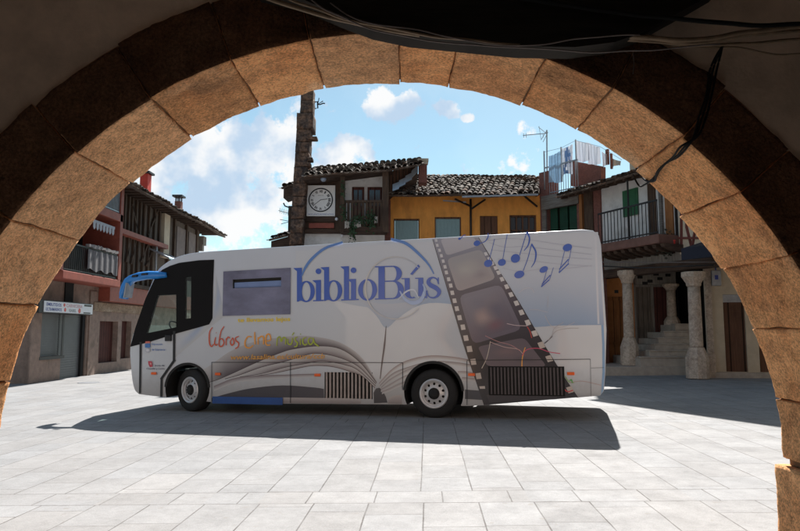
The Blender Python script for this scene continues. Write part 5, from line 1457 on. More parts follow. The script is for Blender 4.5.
# balcony
bw = 1.0
zfl = cu(360, 227, bw)[1]; ztr = cu(360, 202.5, bw)[1]
uL, uR = cu(342, 220, bw)[0], cu(384, 220, bw)[0]
mb = MB(); mb.box(CF, uL - .1, uR + .1, .01, bw + .05, zfl - .16, zfl + .02); mb.build('balcony_floor', M['darkwoodh'], ck)
mb = MB()
for k in range(11): u = uL + .1 + (uR - uL - .2) * k / 10; mb.box(CF, u - .05, u + .05, bw - .06, bw, zfl + .02, ztr)
mb.box(CF, uL, uR, bw - .08, bw + .02, ztr, ztr + .09); mb.build('balustrade', M['darkwood'], ck)
for px, wd in ((342.5, .16), (385.5, .24)):
    u = cu(px, 200, bw)[0]; mb = MB(); mb.box(CF, u - wd / 2, u + wd / 2, bw - .16, bw + .06, zfl - .2, cu(360, 172, bw)[1]); mb.build('balcony_post', M['darkwood'], ck)
for (x0, x1) in ((352, 364), (367.5, 382)):
    d_ = MB(); pbox(d_, CF, x0, 187, x1, 226, .003, .06); dr = d_.build('balcony_door', M['doorred'], ck)
    mb = MB(); pbox(mb, CF, x0 + 2, 190, (x0 + x1) / 2 - .6, 206, .062, .075); pbox(mb, CF, (x0 + x1) / 2 + .6, 190, x1 - 2, 206, .062, .075); mb.build('door_pane', M['winglass'], dr)
# roof of the clock house
zeL = cu(305, 180, 1.3)[1]; ze = cu(360, 172, 1.3)[1]
mb = MB(); a = cu(303, 178, 1.3); b = cu(392, 169, 1.3)
mb.hexa([CF(a[0], -.1, a[1] + .0), CF(b[0], -.1, b[1] + .1), CF(b[0], 1.25, b[1] - .05), CF(a[0], 1.25, a[1] - .05), CF(a[0], -.1, a[1] + .28), CF(b[0], -.1, b[1] + .28), CF(b[0], 1.25, b[1] + .08), CF(a[0], 1.25, a[1] + .08)])
mb.build('eave_soffit', M['darkwoodh'], ck)
eL = CF(cu(304, 174.5, 1.35)[0], 1.35, cu(304, 175.5, 1.35)[1]); eM = CF(cu(384, 169.5, 1.35)[0], 1.35, cu(384, 170, 1.35)[1]); eR = CF(cu(424, 160, 1.0)[0], 1.0, cu(424, 163.5, 1.0)[1])
roof_tiles('roof', ck, eL, eM, eM + Vector((0, 3.2, 1.15)), eL + Vector((0, 3.2, 1.1)), .22, .36, .10, .05, seed=11)
roof_tiles('roof', ck, eM + Vector((.02, 0, 0)), eR, eR + Vector((0, 3.4, 1.15)), eM + Vector((.02, 3.2, 1.15)), .22, .36, .10, .05, seed=12)
# boarded gable side to the right of the balcony
mb = MB()
p = [cu(386, 173), cu(418, 163), cu(418, 172), cu(404, 184), cu(391, 193), cu(386, 197)]
mb.prism([CF(u, .02, z) for u, z in p], (0, 3.0, 0)); mb.build('boarded_gable', M['darkwood'], ck)
mb = MB()
for k in range(9):
    x = 388 + k * 3.2; a = cu(x, 171 - k * .9); b = cu(x, 192 - k * 2.4); mb.bar(CF(a[0], .05, a[1]), CF(b[0], .05, b[1]), .05)
build_each(mb, 'gable_batten', M['browndoor'], ck)
for (x0, y0, x1, y1) in ((392.5, 185.5, 399, 183), (399, 181.5, 405.5, 178.5), (405.5, 177, 412, 173.5), (411.5, 172, 417.5, 166.5)):
    mb = MB(); a = cu(x0, y0, .5); b = cu(x1, y1, .5); mb.hexa([CF(a[0], .2, a[1] - .18), CF(b[0], .2, b[1] - .18), CF(b[0], .5, b[1] - .22), CF(a[0], .5, a[1] - .22), CF(a[0], .2, a[1] + .1), CF(b[0], .2, b[1] + .1), CF(b[0], .45, b[1] + .06), CF(a[0], .45, a[1] + .06)]); mb.build('metal_flashing', M['flash'], ck)
chm = MB(); a = cu(418.8, 175, .3); b = cu(427, 161, .3); chm.box(CF, a[0], b[0], -.3, .3, a[1] - .3, b[1]); chm.build('chimney', M['brick'], ck)
mb = MB(); mb.box(CF, a[0] - .04, b[0] + .06, -.35, .34, b[1] + .003, b[1] + .10); mb.box(CF, a[0] - .03, b[0] + .03, .302, .32, b[1] - .12, b[1]); mb.build('chimney_cap', M['cream'], ck)
# pieces of roof seen left of the pillar
def lowroof(name, label, x0, y0, x1, y1, yb, Y):
    t = thing(name, label, 'house', tuple(at(x0, 331, Y).to_tuple()[:2]) + (0,)); a = at(x0, y0, Y); b = at(x1, y1, Y); zb = at(x0, yb, Y).z
    roof_tiles('roof', t, a, Vector((b.x, Y, b.z)), Vector((b.x, Y + 2.5, b.z + .5)), Vector((a.x, Y + 2.5, a.z + .5)), .24, .36, .10, seed=int(x0))
    mb = MB(); mb.wbox(a.x + .25, b.x, Y + .4, Y + 3, -.3, zb); mb.build('wall', M['darkwood'], t)
    mb = MB(); mb.hexa([Vector((a.x + .1, Y + .05, a.z - .45)), Vector((b.x, Y + .05, b.z - .45)), Vector((b.x, Y + 1.2, b.z - .4)), Vector((a.x + .1, Y + 1.2, a.z - .4)), Vector((a.x + .1, Y + .05, a.z - .08)), Vector((b.x, Y + .05, b.z - .08)), Vector((b.x, Y + 1.2, b.z + .05)), Vector((a.x + .1, Y + 1.2, a.z + .05))]); mb.build('eave_beam', M['darkwoodh'], t)
    return t
lowroof('eave_house', 'dark timber eave peeking out just left of the stone pillar', 281, 187, 294, 183.5, 204, 26)
lowroof('low_tiled_house', 'low tiled roof at the foot of the stone pillar behind the bus', 268.5, 239, 291, 233.5, 246, 25.6)
mb = MB(); Y = 25.8
mb.tube([at(283.5, 203, Y), at(285, 206, Y), at(288.5, 207.2, Y), at(291, 207.5, Y)], .03, 6); o = mb.build('gutter_pipe', M['iron'], None, base=at(284, 203, Y)); tag(o, 'thin black gutter pipe elbow left of the stone pillar', 'gutter pipe')
mb = MB(); mb.tube([at(291.5, 207, 25.7), at(291.8, 228, 25.7)], .015, 6)
for (x0, y0, x1, y1) in ((278.5, 210.5, 291, 214), (280, 219.5, 291, 221.5), (281, 224, 290, 221.5)): mb.tube([at(x0, y0, 25.7), at(x1, y1, 25.7)], .012, 6)
for k in range(5): mb.tube([at(280 + 2 * k, 210 + .6 * k - 2, 25.7), at(280 + 2 * k, 212 + .6 * k + 1, 25.7)], .008, 5)
o = mb.build('television_aerial', M['iron'], None, base=at(291.5, 228, 25.7)); tag(o, 'faint thin aerial left of the stone pillar', 'aerial')

# clock
wv = .22
x0, zt0 = cu(307, 185.2, wv); x1, zb0 = cu(335, 216, wv)
cl = thing('wall_clock', 'square white wall clock with black roman numerals showing twenty to three', 'clock', tuple(CF((x0 + x1) / 2, wv, zb0)))
mb = MB(); mb.box(CF, x0, x1, .085, wv, zb0, zt0); mb.build('clock_panel', M['clockface'], cl, bevel=.01)
cc = Vector(((x0 + x1) / 2 - .01, 0, zb0 + (zt0 - zb0) * .52)); cr = (x1 - x0) * .43
def cp(r_, a, h): return Vector((cc.x + r_ * math.sin(a), CY - wv - h, cc.z + r_ * math.cos(a)))
def cring(mb, ra, rb, h, n=48):
    for k in range(n):
        a0, a1 = 2 * math.pi * k / n, 2 * math.pi * (k + 1) / n
        mb.hexa([cp(ra, a0, .002), cp(ra, a1, .002), cp(rb, a1, .002), cp(rb, a0, .002), cp(ra, a0, h), cp(ra, a1, h), cp(rb, a1, h), cp(rb, a0, h)])
mb = MB(); cring(mb, cr, cr * .91, .02); mb.build('clock_ring', M['black'], cl)
NUM = ['XII', 'I', 'II', 'III', 'IIII', 'V', 'VI', 'VII', 'VIII', 'IX', 'X', 'XI']
mb = MB()
for k, s_ in enumerate(NUM):
    a = 2 * math.pi * k / 12; rad = Vector((math.sin(a), 0, math.cos(a))); tan = Vector((math.cos(a), 0, -math.sin(a))); wd = cr * (.08 * len(s_) + .03) * .85
    c0 = Vector((cc.x, CY - wv - .006, cc.z)) + rad * cr * .72
    add_text(mb, s_, lambda s, t, c0=c0, rad=rad, tan=tan, wd=wd: c0 + tan * (s - .5) * wd * 1.15 + rad * (t - .5) * cr * .21, None, 0, .035)
mb.build('numerals', M['black'], cl, fix=False)
mb = MB()
def hand(a, L, t_): mb.bar(cp(-.08 * L, a, .014), cp(L, a, .014), t_, .008)
hand(R(82), cr * .55, .05); hand(R(232), cr * .76, .04); mb.build('clock_hands', M['black'], cl)
mb = MB(); a0 = zb0 + .045
add_text(mb, 'AYUNTAMIENTO', lambda s, t: CF(x0 + .06 + (x1 - x0 - .12) * s, wv + .004, a0 + .05 * t), None); mb.build('clock_text', M['signblue'], cl, fix=False)
mb = MB(); add_text(mb, 'RELOJ', lambda s, t: CF(cc.x - .1 + .2 * s, wv + .004, cc.z + .16 + .035 * t), None); mb.build('clock_maker_text', M['black'], cl, fix=False)
# globe lamp under the eave
p = at(323.5, 179, 23.9); gl = thing('globe_lamp', 'small grey glass globe lamp under the eave above the clock', 'lamp', tuple(p))
mb = MB(); mb.lathe([(.001, -.11), (.06, -.095), (.10, -.05), (.115, 0), (.10, .05), (.06, .095), (.001, .11)], p, (0, 0, 1), 16); mb.build('globe', mat('lamp_glass', (.25, .29, .36), .1, .2, 4, 0), gl, smooth=True)
mb = MB(); mb.tube([p + Vector((0, .0, .1)), p + Vector((0, 0, .25)), p + Vector((0, .5, .3))], .02, 6); mb.build('lamp_arm', M['iron'], gl)
# balcony plants
def foliage(mb, c, rx, rz, n, rnd, s=.06, ry=.15):
    for k in range(n):
        p = Vector(c) + Vector((rnd.gauss(0, rx), rnd.gauss(0, ry), rnd.gauss(0, rz))); a = Vector((rnd.uniform(-1, 1), rnd.uniform(-1, 1), rnd.uniform(-1, 1))).normalized() * s; b = Vector((rnd.uniform(-1, 1), rnd.uniform(-1, 1), rnd.uniform(-1, 1))).normalized() * s * .7
        mb.face([p - a, p + b, p + a, p - b])
rp = random.Random(5)
for (px, py, rx, rz, n, lab) in ((352.5, 230, .08, .28, 160, 'dark trailing plant hanging lowest below the clock house balcony'), (371, 222, .13, .2, 160, 'bushy trailing plant on the right of the clock house balcony rail'), (360, 221, .16, .09, 90, 'grey leaved plant in the middle of the clock house balcony'), (344, 214, .06, .18, 70, 'narrow ivy strand by the left post of the clock house balcony'), (343, 190, .05, .2, 60, 'hanging plant above the clock house rail beside the clock')):
    p = at(px, py, 23.9); mb = MB(); foliage(mb, p, rx, rz, n, rp); mb.bar(p, p + Vector((0, .1, .35)), .02)
    o = mb.build('hanging_plant', M['plant'], None, fix=False, base=p); tag(o, lab, 'plant', 'plants on the clock house balcony')
for (px, py, w_, lab) in ((347, 224.5, .09, 'white rag left of the middle on the clock house balcony'), (357.5, 223.5, .13, 'pale cloth draped at the middle of the clock house balcony'), (376, 219.5, .06, 'small pale cloth right on the clock house balcony')):
    p = at(px, py, 23.93); mb = MB(); n = 6
    for k in range(n): a = -w_ + 2 * w_ * k / n; b = -w_ + 2 * w_ * (k + 1) / n; f1 = .02 * math.sin(k * 2.1); f2 = .02 * math.sin(k * 2.1 + 2.1); mb.hexa([p + Vector((a, f1, -.16 + .03 * (k % 3))), p + Vector((b, f2, -.14)), p + Vector((b, f2 + .01, -.14)), p + Vector((a, f1 + .01, -.16 + .03 * (k % 3))), p + Vector((a, f1, .12)), p + Vector((b, f2, .12)), p + Vector((b, f2 + .01, .12)), p + Vector((a, f1 + .01, .12))])
    o = mb.build('draped_cloth', M['rag'], None, base=p); tag(o, lab, 'cloth', 'cloths on the clock house balcony')
p = at(336.5, 219, 23.95 + .6); mb = MB(); mb.lathe([(.001, -.07), (.06, -.03), (.06, .03), (.001, .07)], p, (0, 0, 1), 12); o = mb.build('bulb_lamp', M['signwhite'], None, smooth=True, base=p); tag(o, 'small white lamp bulb at the lower right of the clock', 'lamp')
p = at(342, 235.4, 24.9); mb = MB(); mb.lathe([(.001, -.07), (.05, -.03), (.05, .03), (.001, .07)], p, (0, 0, 1), 12); o = mb.build('bulb_lamp', M['signwhite'], None, smooth=True, base=p); tag(o, 'small white lamp bulb on the white wall just above the bus roof', 'lamp')

# ochre house
OY = 26.0; OF = frame((0, OY), (1, 0), (0, -1)); ou = OF.uz
oc = thing('ochre_house', 'ochre yellow house with teal shutters under an old tiled roof', 'house', tuple(OF(3, 0, 0)))
w1_ = op(OF, 393.6, 218.7, 419.5, 250, 0); w2_ = op(OF, 434.7, 217, 461.4, 250, 0); w3_ = op(OF, 479.8, 215.8, 498, 240, 0); w4_ = op(OF, 509.5, 215, 536.8, 240, 0)
zE = ou(460, 197, 0)[1]
mb = MB(); wall(mb, OF, ou(383, 220)[0], ou(545, 220)[0], -.3, zE + .15, [(w1_[0], w1_[1], w1_[3] - 1.9, w1_[3]), (w2_[0], w2_[1], w2_[3] - 1.9, w2_[3]), (w3_[0], w3_[1], w3_[3] - 1.2, w3_[3]), (w4_[0], w4_[1], w4_[3] - 1.2, w4_[3])], -.3, 0); mb.box(OF, ou(383, 220)[0], ou(383, 220)[0] + .3, -6, -.3, -.3, zE); mb.build('wall', M['ochre'], oc)
for o_ in (w1_, w2_):
    fr_ = MB(); 
    for (a, b, c, d) in ((o_[0], o_[1], o_[3] - .06, o_[3]), (o_[0], o_[0] + .05, o_[3] - 1.9, o_[3] - .06), (o_[1] - .05, o_[1], o_[3] - 1.9, o_[3] - .06)): fr_.box(OF, a + .002, b - .002, -.16, -.04, c, d - .002)
    fo = fr_.build('window_frame', M['browndoor'], oc)
    mb = MB(); mb.box(OF, o_[0] + .055, o_[1] - .055, -.15, -.09, o_[3] - 1.9, o_[3] - .065); n = 7
    for k in range(n): u = o_[0] + .08 + (o_[1] - o_[0] - .16) * k / (n - 1); mb.box(OF, u - .012, u + .012, -.089, -.07, o_[3] - 1.9, o_[3] - .07)
    mb.build('shutter', M['teal'], fo)
mb = MB(); mb.box(OF, w3_[0] + .002, w3_[1] - .002, -.2, -.08, w3_[3] - 1.2, w3_[3] - .002); mb.build('shutter', M['browndoor'], oc)
mb = MB(); mb.box(OF, w4_[0] + .002, w4_[1] - .002, -.2, -.15, w4_[3] - 1.2, w4_[3] - .002); wo_ = mb.build('window', M['winglass'], oc)
mb = MB()
for k in range(5): u = w4_[0] + .03 + (w4_[1] - w4_[0] - .06) * k / 4; mb.box(OF, u - .03, u + .03, -.149, -.08, w4_[3] - 1.2, w4_[3] - .07)
mb.box(OF, w4_[0], w4_[1], -.149, -.075, w4_[3] - .07, w4_[3] - .003); mb.box(OF, w4_[0], w4_[1], -.149, -.085, w4_[3] - .65, w4_[3] - .60); mb.build('window_frame', M['browndoor'], wo_)
# brick edge strip, downpipe, braces, line of pale wires, gutter
mb = MB(); pbox(mb, OF, 383, 199, 390.5, 250, .003, .05); mb.build('brick_quoin', M['brick'], oc)
mb = MB(); mb.tube([at(470.6, 199, 25.9), at(471, 250, 25.9)], .045, 8); mb.build('downpipe', M['iron'], oc, smooth=True)
mb = MB()
for (a, b) in (((472, 208.5), (485, 199.5)), ((525, 196.5), (537, 206.5)), ((455, 199), (470, 206))): mb.bar(at(*a, 25.3), at(*b, 25.9), .06)
build_each(mb, 'eave_bracket', M['iron'], oc)
mb = MB(); mb.bar(at(443, 200.6, 25.6), at(466, 202.2, 25.6), .05); mb.build('cable_tray', M['greymetal'], oc)
mb = MB(); mb.bar(at(462, 196.8, 25.0), at(538, 194.6, 25.0), .07); mb.build('gutter', M['greymetal'], oc)
mb = MB()
x = ou(390)[0]
while x < ou(538)[0]: mb.box(OF, x, x + .09, 0, .55, zE + .02, zE + .12); x += .5
build_each(mb, 'rafter_end', M['darkwoodh'], oc)
ol = at(388.5, 195, 25.1); om = at(462, 197.5, 24.9); orr = at(539, 193.5, 25.0)
rl = at(424.5, 176.5, 28.2); rm_ = at(462, 177.6, 28.2); rr = at(541, 177.6, 28.2); rl0 = at(405, 180, 28.0)
roof_tiles('roof', oc, ol, orr, rr, at(418, 176, 28.2), .22, .34, .105, .22, seed=21)

# ------------------------------------------------------------------ right corner: terrace house with washing, balcony house, columns
TF = frame((5.7, 26.06), (1.1, -1.46), (-1.46, -1.1)); tu = TF.uz
th = thing('terrace_house', 'brick and grey timber house with a roof terrace full of washing', 'house', tuple(TF(.5, 0, 0)))
def tbox(parent, name, m, x0, y0, x1, y1, w0, w1, bevel=0., fr=TF):
    mb = MB(); pbox(mb, fr, x0, y0, x1, y1, w0, w1); return mb.build(name, m, parent, bevel=bevel)
uT0, uT1 = tu(540, 200)[0], tu(600, 200)[0]
zg0 = tu(562, 228)[1]; zg1 = tu(562, 204)[1]; zt2 = tu(562, 192)[1]
ug0, ug1 = tu(547, 215)[0], tu(577, 215)[0]
mb = MB(); wall(mb, TF, uT0, uT1, -.3, zt2, [(ug0, ug1, zg1 - 1.3, zg1)], -.25, 0); mb.box(TF, uT0, uT1, -5, -.25, zt2 - .2, zt2); mb.build('wall', M['brick'], th)
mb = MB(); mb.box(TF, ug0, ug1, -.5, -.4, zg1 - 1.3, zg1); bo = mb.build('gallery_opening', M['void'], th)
mb = MB()
for (a, b) in ((.04, .28), (.36, .62), (.68, .97)):
    mb.box(TF, ug0 + (ug1 - ug0) * a, ug0 + (ug1 - ug0) * b, -.2, -.14, zg1 - 1.3, zg1 - .04 - .12 * a)
build_each(mb, 'green_blind', M['greendark'], th)
tbox(th, 'grey_beam', M['greybeam'], 541, 196.5, 578, 203, .003, .16)
tbox(th, 'grey_post', M['greybeam'], 541.5, 203.2, 546.5, 250, .003, .08)
tbox(th, 'wooden_post', M['orangedoor'], 578.5, 190, 583, 250, .003, .14)
tbox(th, 'dark_boarding', M['darkwood'], 583.3, 190, 594, 250, .003, .05)
tbox(th, 'brick_pier', M['brick'], 539, 173, 549, 196, -.5, .1)
a = tu(549.5, 188); 
zr0 = tu(562, 189, .05)[1]; zr1 = tu(562, 163.5, .05)[1]
railing(TF, tu(545, 180, .05)[0], tu(578, 180, .05)[0], .05, zt2, zr1, th, 14, m=M['greymetal'], r=.02)
# terrace set back brick parapet
RF = frame((7.46, 24), (.4, -.9166), (-.9166, -.4)); ru = RF.uz
mb = MB(); q = [tu(571, 160.5, -.6), tu(601, 166, -.6), tu(601, 186, -.6), tu(571, 186, -.6)]
mb.prism([TF(u, -.6, z) for u, z in q], TF.n * -.3); mb.build('brick_parapet', M['brick'], th)
# clothes line posts and washing
for (x, y0, y1, lab) in ((544, 151, 190, 'left clothes line post of the roof terrace'), (561, 147, 182, 'middle clothes line post of the roof terrace'), (575.5, 139.5, 180, 'right tall clothes line post of the roof terrace')):
    w_ = {544: .1, 561: -.1, 575.5: -.4}[x]
    u, za = tu(x, y0, w_); zb2 = tu(x, y1, w_)[1]; mb = MB(); mb.tube([TF(u, w_, zb2), TF(u, w_, za)], .03, 8); o = mb.build('clothes_post', M['greymetal'], None, smooth=True, base=TF(u, w_, zb2)); tag(o, lab, 'post', 'clothes line posts')
def sheet(x0, yt0, x1, yt1, yb, w_, m, lab, pat=None, fr=TF, seed=1):
    u0, z0 = fr.uz(x0, yt0, w_); u1, z1 = fr.uz(x1, yt1, w_); zb0_ = fr.uz(x0, yb, w_)[1]; rnd = random.Random(seed); ph = rnd.uniform(0, 6)
    t = thing('hanging_sheet', lab, 'laundry', tuple(fr(u0, w_, z0)), group='washing on the roof terrace line')
    mb = MB(); n, m_ = 14, 8
    def P(i, j): s = i / n; v = j / m_; return fr(u0 + (u1 - u0) * s, w_ + .06 * v * math.sin(ph + s * 9) + .02 * math.sin(s * 23 + ph), (z0 + (z1 - z0) * s) * (1 - v) + (zb0_ + .05 * math.sin(s * 5 + ph)) * v - .03 * math.sin(math.pi * s) * (1 - v))
    for i in range(n):
        for j in range(m_):
            q = [P(i, j), P(i + 1, j), P(i + 1, j + 1), P(i, j + 1)]; e = fr.n * -.012; mb.hexa([x + e for x in q] + q)
    mb.build('cloth', m, t)
    if pat:
        mb = MB()
        for (s, v, r_, c_) in pat:
            for i in range(n):
                for j in range(m_):
                    if (abs((i + .5) / n - s) / r_) ** 2 + (abs((j + .5) / m_ - v) / r_) ** 2 < 1 and rnd.random() < .75:
                        mb.face([p + fr.n * .006 for p in (P(i, j), P(i + 1, j), P(i + 1, j + 1), P(i, j + 1))], c_)
        mb.build('printed_pattern', M['print'], t, fix=False)
    return t
bl = (.16, .28, .55)
sheet(549, 156, 560, 151, 184, .12, M['clothblue'], 'pale blue sheet leftmost on the roof terrace line', seed=1)
sheet(561.5, 148.5, 572.5, 144, 176, .0, M['cloth'], 'white sheet with blue printed pattern on the roof terrace', [(.5, .3, .26, bl), (.4, .8, .25, bl), (.8, .55, .15, (.45, .25, .4))], seed=2)
sheet(576.5, 140.5, 588, 142.5, 163, -.5, M['cloth'], 'white sheet right of the tall clothes post', seed=3)
sheet(588.5, 142.5, 599.5, 147, 166, -.6, M['cloth'], 'creased white sheet beside the arch edge on the terrace', seed=4)
sheet(601.5, 151, 607, 154, 167, -.7, M['cloth'], 'narrow white towel on the terrace by the arch', seed=5)
sheet(610, 157, 621, 161, 168, -.8, M['rag'], 'cream towel rightmost on the roof terrace line', seed=6)
mb = MB(); pts = [TF(tu(544, 152, .1)[0], .1, tu(544, 152, .1)[1]), TF(tu(561, 148, -.1)[0], -.1, tu(561, 148, -.1)[1]), TF(tu(575.5, 140.5, -.4)[0], -.4, tu(575.5, 140.5, -.4)[1]), TF(tu(600, 146.5, -.65)[0], -.65, tu(600, 146.5, -.65)[1]), TF(tu(622, 160, -.8)[0], -.8, tu(622, 160, -.8)[1])]
mb.tube(pts, .008, 5); o = mb.build('clothes_line', M['greymetal'], None, base=pts[0]); tag(o, 'thin clothes line strung over the roof terrace', 'clothes line')
mb = MB(); u, z = tu(605, 152, -.7); mb.box(TF, u, u + .12, -.8, -.72, z - .5, z + .1); u, z = tu(609.5, 156, -.7); mb.box(TF, u, u + .07, -.8, -.72, z - .5, z + .1); o = mb.build('rusty_rails', M['brick'], None, base=TF(u, -.75, z)); tag(o, 'pair of rusty red metal rails between the terrace towels', 'rail')
# antenna
an = thing('tv_antenna', 'tall television antenna on a mast above the ochre roof', 'antenna', tuple(at(547, 196, 25.9)))
mb = MB(); mb.tube([at(547.2, 196, 25.9), at(546.8, 130, 25.9)], .028, 8); mb.build('mast', M['greymetal'], an)
mb = MB(); Y = 25.85
mb.tube([at(523, 135.4, Y), at(546.8, 133.2, Y)], .016, 6)
for x in (523.5, 526, 543): mb.tube([at(x, 133.2, Y), at(x + .2, 137.6, Y)], .010, 5)
mb.tube([at(538.5, 127, Y), at(546.5, 133.5, Y + .3)], .012, 5); mb.tube([at(541, 140, Y), at(547, 130, Y)], .012, 5); mb.tube([at(543, 142, Y), at(548, 132, Y)], .012, 5); mb.tube([at(539, 126, Y + .1), at(541, 139, Y + .1)], .009, 5)
mb.build('antenna_boom', M['greymetal'], an)

# balcony house on the right
rh = thing('portico_house', 'white upper storey house with railed balcony over stone columns and steps', 'house', tuple(RF(2, 0, 0)))
def rbox(parent, name, m, x0, y0, x1, y1, w0, w1, bevel=0.): return tbox(parent, name, m, x0, y0, x1, y1, w0, w1, bevel, RF)
zsl0 = ru(628, 248, .9)[1]; zsl1 = ru(628, 239, .9)[1]
uR0 = ru(594, 210)[0]; uR1 = 9.5; zEr = ru(620, 178, .0)[1] 
ZEA = ru(592, 186.5, .9)[1] + .10; print('right', zEr, ZEA, uR0)
ush0, ush1 = ru(624, 200)[0], ru(638.7, 200)[0]
mb = MB(); mb.box(RF, uR0, uR1, -.3, 0, zsl0, ZEA); mb.build('upper_wall', M['white'], rh)
mb = MB(); mb.box(RF, uR0, uR0 + .25, -1.2, -.3, zsl0, ZEA); mb.build('side_wall', M['white'], rh)
rbox(rh, 'stone_quoin', M['column'], 595, 187, 600.5, 245, .002, .08)
zsh0 = ru(631, 216)[1]; zsh1 = ru(631, 189.5)[1]
mb = MB(); mb.box(RF, ush0, ush1, .003, .07, zsh0, zsh1)
for k in range(14): z = zsh0 + .06 + (zsh1 - zsh0 - .12) * k / 13; mb.box(RF, ush0 + .05, (ush0 + ush1) / 2 - .02, .071, .085, z - .02, z + .02); mb.box(RF, (ush0 + ush1) / 2 + .02, ush1 - .05, .071, .085, z - .02, z + .02)
mb.build('green_shutter', M['green'], rh)
u = ru(628, 200, .3)[0]
mb = MB(); u = ru(627, 200, .85)[0]; mb.bar(RF(u, .80, zsl1), RF(u, .80, ZEA - .2), .05); mb.build('balcony_post', M['iron'], rh)
rbox(rh, 'balcony_door', M['darkwood'], 647, 184, 656.5, 236, .003, .05)
rbox(rh, 'white_pilaster', M['greybeam'], 657.5, 180, 662.3, 236, .003, .10)
rbox(rh, 'orange_shutter', M['orangedoor'], 664, 190, 673.5, 236, .003, .06)
rbox(rh, 'black_post', M['iron'], 674, 190, 675.8, 240, .003, .12)
# balcony slab, corbels, railing
ub0, ub1 = ru(598, 248, .9)[0], ru(658.5, 240, .9)[0]
mb = MB(); mb.box(RF, ub0 - .3, ub1, .002, .9, zsl0, zsl1); mb.build('balcony_slab', mat('balcony_brown', (.17, .085, .065), .8, .25, 4, .3), rh, bevel=.03)
mb = MB(); 
for k in range(9): u = ub0 + (ub1 - ub0) * k / 8; mb.prism([RF(u, 0, zsl0 - .02), RF(u, .85, zsl0 - .02), RF(u, .80, zsl0 - .12), RF(u, .45, zsl0 - .22), RF(u, 0, zsl0 - .26)], RF.d * .16)
build_each(mb, 'corbel', M['darkwoodh'], rh)
railing(RF, ub0, ub1 - .05, .85, zsl1, ru(628, 207, .85)[1], rh, 17, r=.022)
# half timbered cream wall to the right, navy awning beneath
rbox(rh, 'cream_panel', M['cream'], 677, 190, 712, 250, .003, .02)
mb = MB()
for (a, b) in (((681, 185), (681, 246)), ((690, 200), (686, 226)), ((686, 226), (691, 246)), ((700, 200), (692, 246)), ((676, 238), (700, 238))):
    A = ru(*a, .05); B = ru(*b, .05); mb.bar(RF(A[0], .03, A[1]), RF(B[0], .03, B[1]), .07)
build_each(mb, 'red_timber', M['redplaster'], rh)
a = ru(681, 247, 1.2); b = ru(716, 246, 1.2)
awn = MB(); zz = ru(684, 260, 1.2)[1]; zt = ru(684, 243, .2)[1]
awn.hexa([RF(a[0], .06, zt - .55), RF(b[0] + .6, .06, zt - .55), RF(b[0] + .6, 1.2, zz), RF(a[0], 1.2, zz), RF(a[0], .06, zt), RF(b[0] + .6, .06, zt), RF(b[0] + .6, 1.2, zz + .35), RF(a[0], 1.2, zz + .35)])
o = awn.build('navy_awning', M['awning'], None, base=RF(a[0], .1, zt)); tag(o, 'dark navy awning over the columns beside the balcony', 'awning')
# dark plants with red pot beside the balcony
rp = random.Random(9)
p = at(666, 243, 20.6); t = thing('balcony_plant', 'dark leafy plant with red flower pot at the balcony corner', 'plant', tuple(p))
mb = MB(); foliage(mb, p, .13, .17, 420, rp, .06, .1); mb.build('leaves', mat('dark_leaves', (.03, .03, .02), .8, .3, 10, 0), t, fix=False)
q = at(673.4, 245, 20.4); mb = MB(); mb.lathe([(.04, -.16), (.07, .12), (.08, .14), (.07, .16)], q, (0, 0, 1), 14); mb.build('flower_pot', M['signred'], t, smooth=True)
mb = MB()
for (x, y) in ((664, 244.5), (668, 247), (662, 240), (671, 238)): w_ = at(x, y, 20.38); mb.lathe([(.001, -.03), (.03, 0), (.001, .03)], w_, (0, 0, 1), 8)
build_each(mb, 'flowers', M['rag'], t)
# tiled eave over the right wall
e0 = at(588, 190.5, 23.9); 
eA = RF(ru(566, 186.5, .9)[0], .9, ru(590, 187.5, .9)[1]); eB = RF(ru(640, 171, .9)[0] + 1.2, .9, ru(590, 187.5, .9)[1])
zea = ru(592, 186.5, .9)[1]
eA = RF(uR0 - 1.0, .95, zea); eB = RF(uR0 + 3.9, .95, zea)
roof_tiles('roof', rh, eA, eB, RF(uR0 + 3.9, -3.0, zea + 1.1), RF(uR0 - 1.0, -1.1, zea + .62), .22, .36, .10, .08, seed=31)
mb = MB(); x = uR0 - .9
while x < uR0 + 3.9: mb.prism([RF(x, -.1, zea + .1), RF(x, .85, zea - .12), RF(x, .85, zea - .02), RF(x, -.1, zea + .26)], RF.d * .09); x += .42
build_each(mb, 'rafter_end', M['darkwoodh'], rh)
mb = MB(); mb.box(RF, uR0 - .3, uR0 + 3.9, .002, .06, zEr - .02, zEr + .1); mb.build('wall_plate', M['darkwoodh'], rh)
# unseen tall storey, overhang and wing, added to shade the paving on the right
mb = MB(); US = ru(623, 170)[0]; mb.box(RF, US, uR1, -6, -.32, ZEA + .3, 12.3); mb.box(RF, US - 1.7, uR1 + .5, -6.4, 1.0, 12.3, 12.5); mb.box(RF, US - 1.6, uR1, -.318, .85, 9.3, 12.298); mb.build('added_shade_storey', M['cream'], rh)
mb = MB(); mb.box(RF, uR1, 24, -6, 0, -.3, 12.3); mb.box(RF, uR1 + .5, 24, -6.4, .5, 12.3, 12.5); mb.build('added_end_wing', M['cream'], rh)

# beam line over the columns and portico back wall
zbm = ru(670, 271, 0)[1]
mb = MB(); mb.box(RF, uR0 - .5, uR1, -.42, .02, zbm, zbm + .30); mb.build('portico_beam', M['darkwoodh'], rh)
mb = MB(); mb.box(RF, uR0 - .5, uR1, -5, -.42, zsl0 - .2, zsl0 - .05); mb.box(RF, uR0 - .5, uR1, -.3, -.02, zbm + .302, zsl0 - .03); mb.build('portico_ceiling', M['greyboard'], rh)
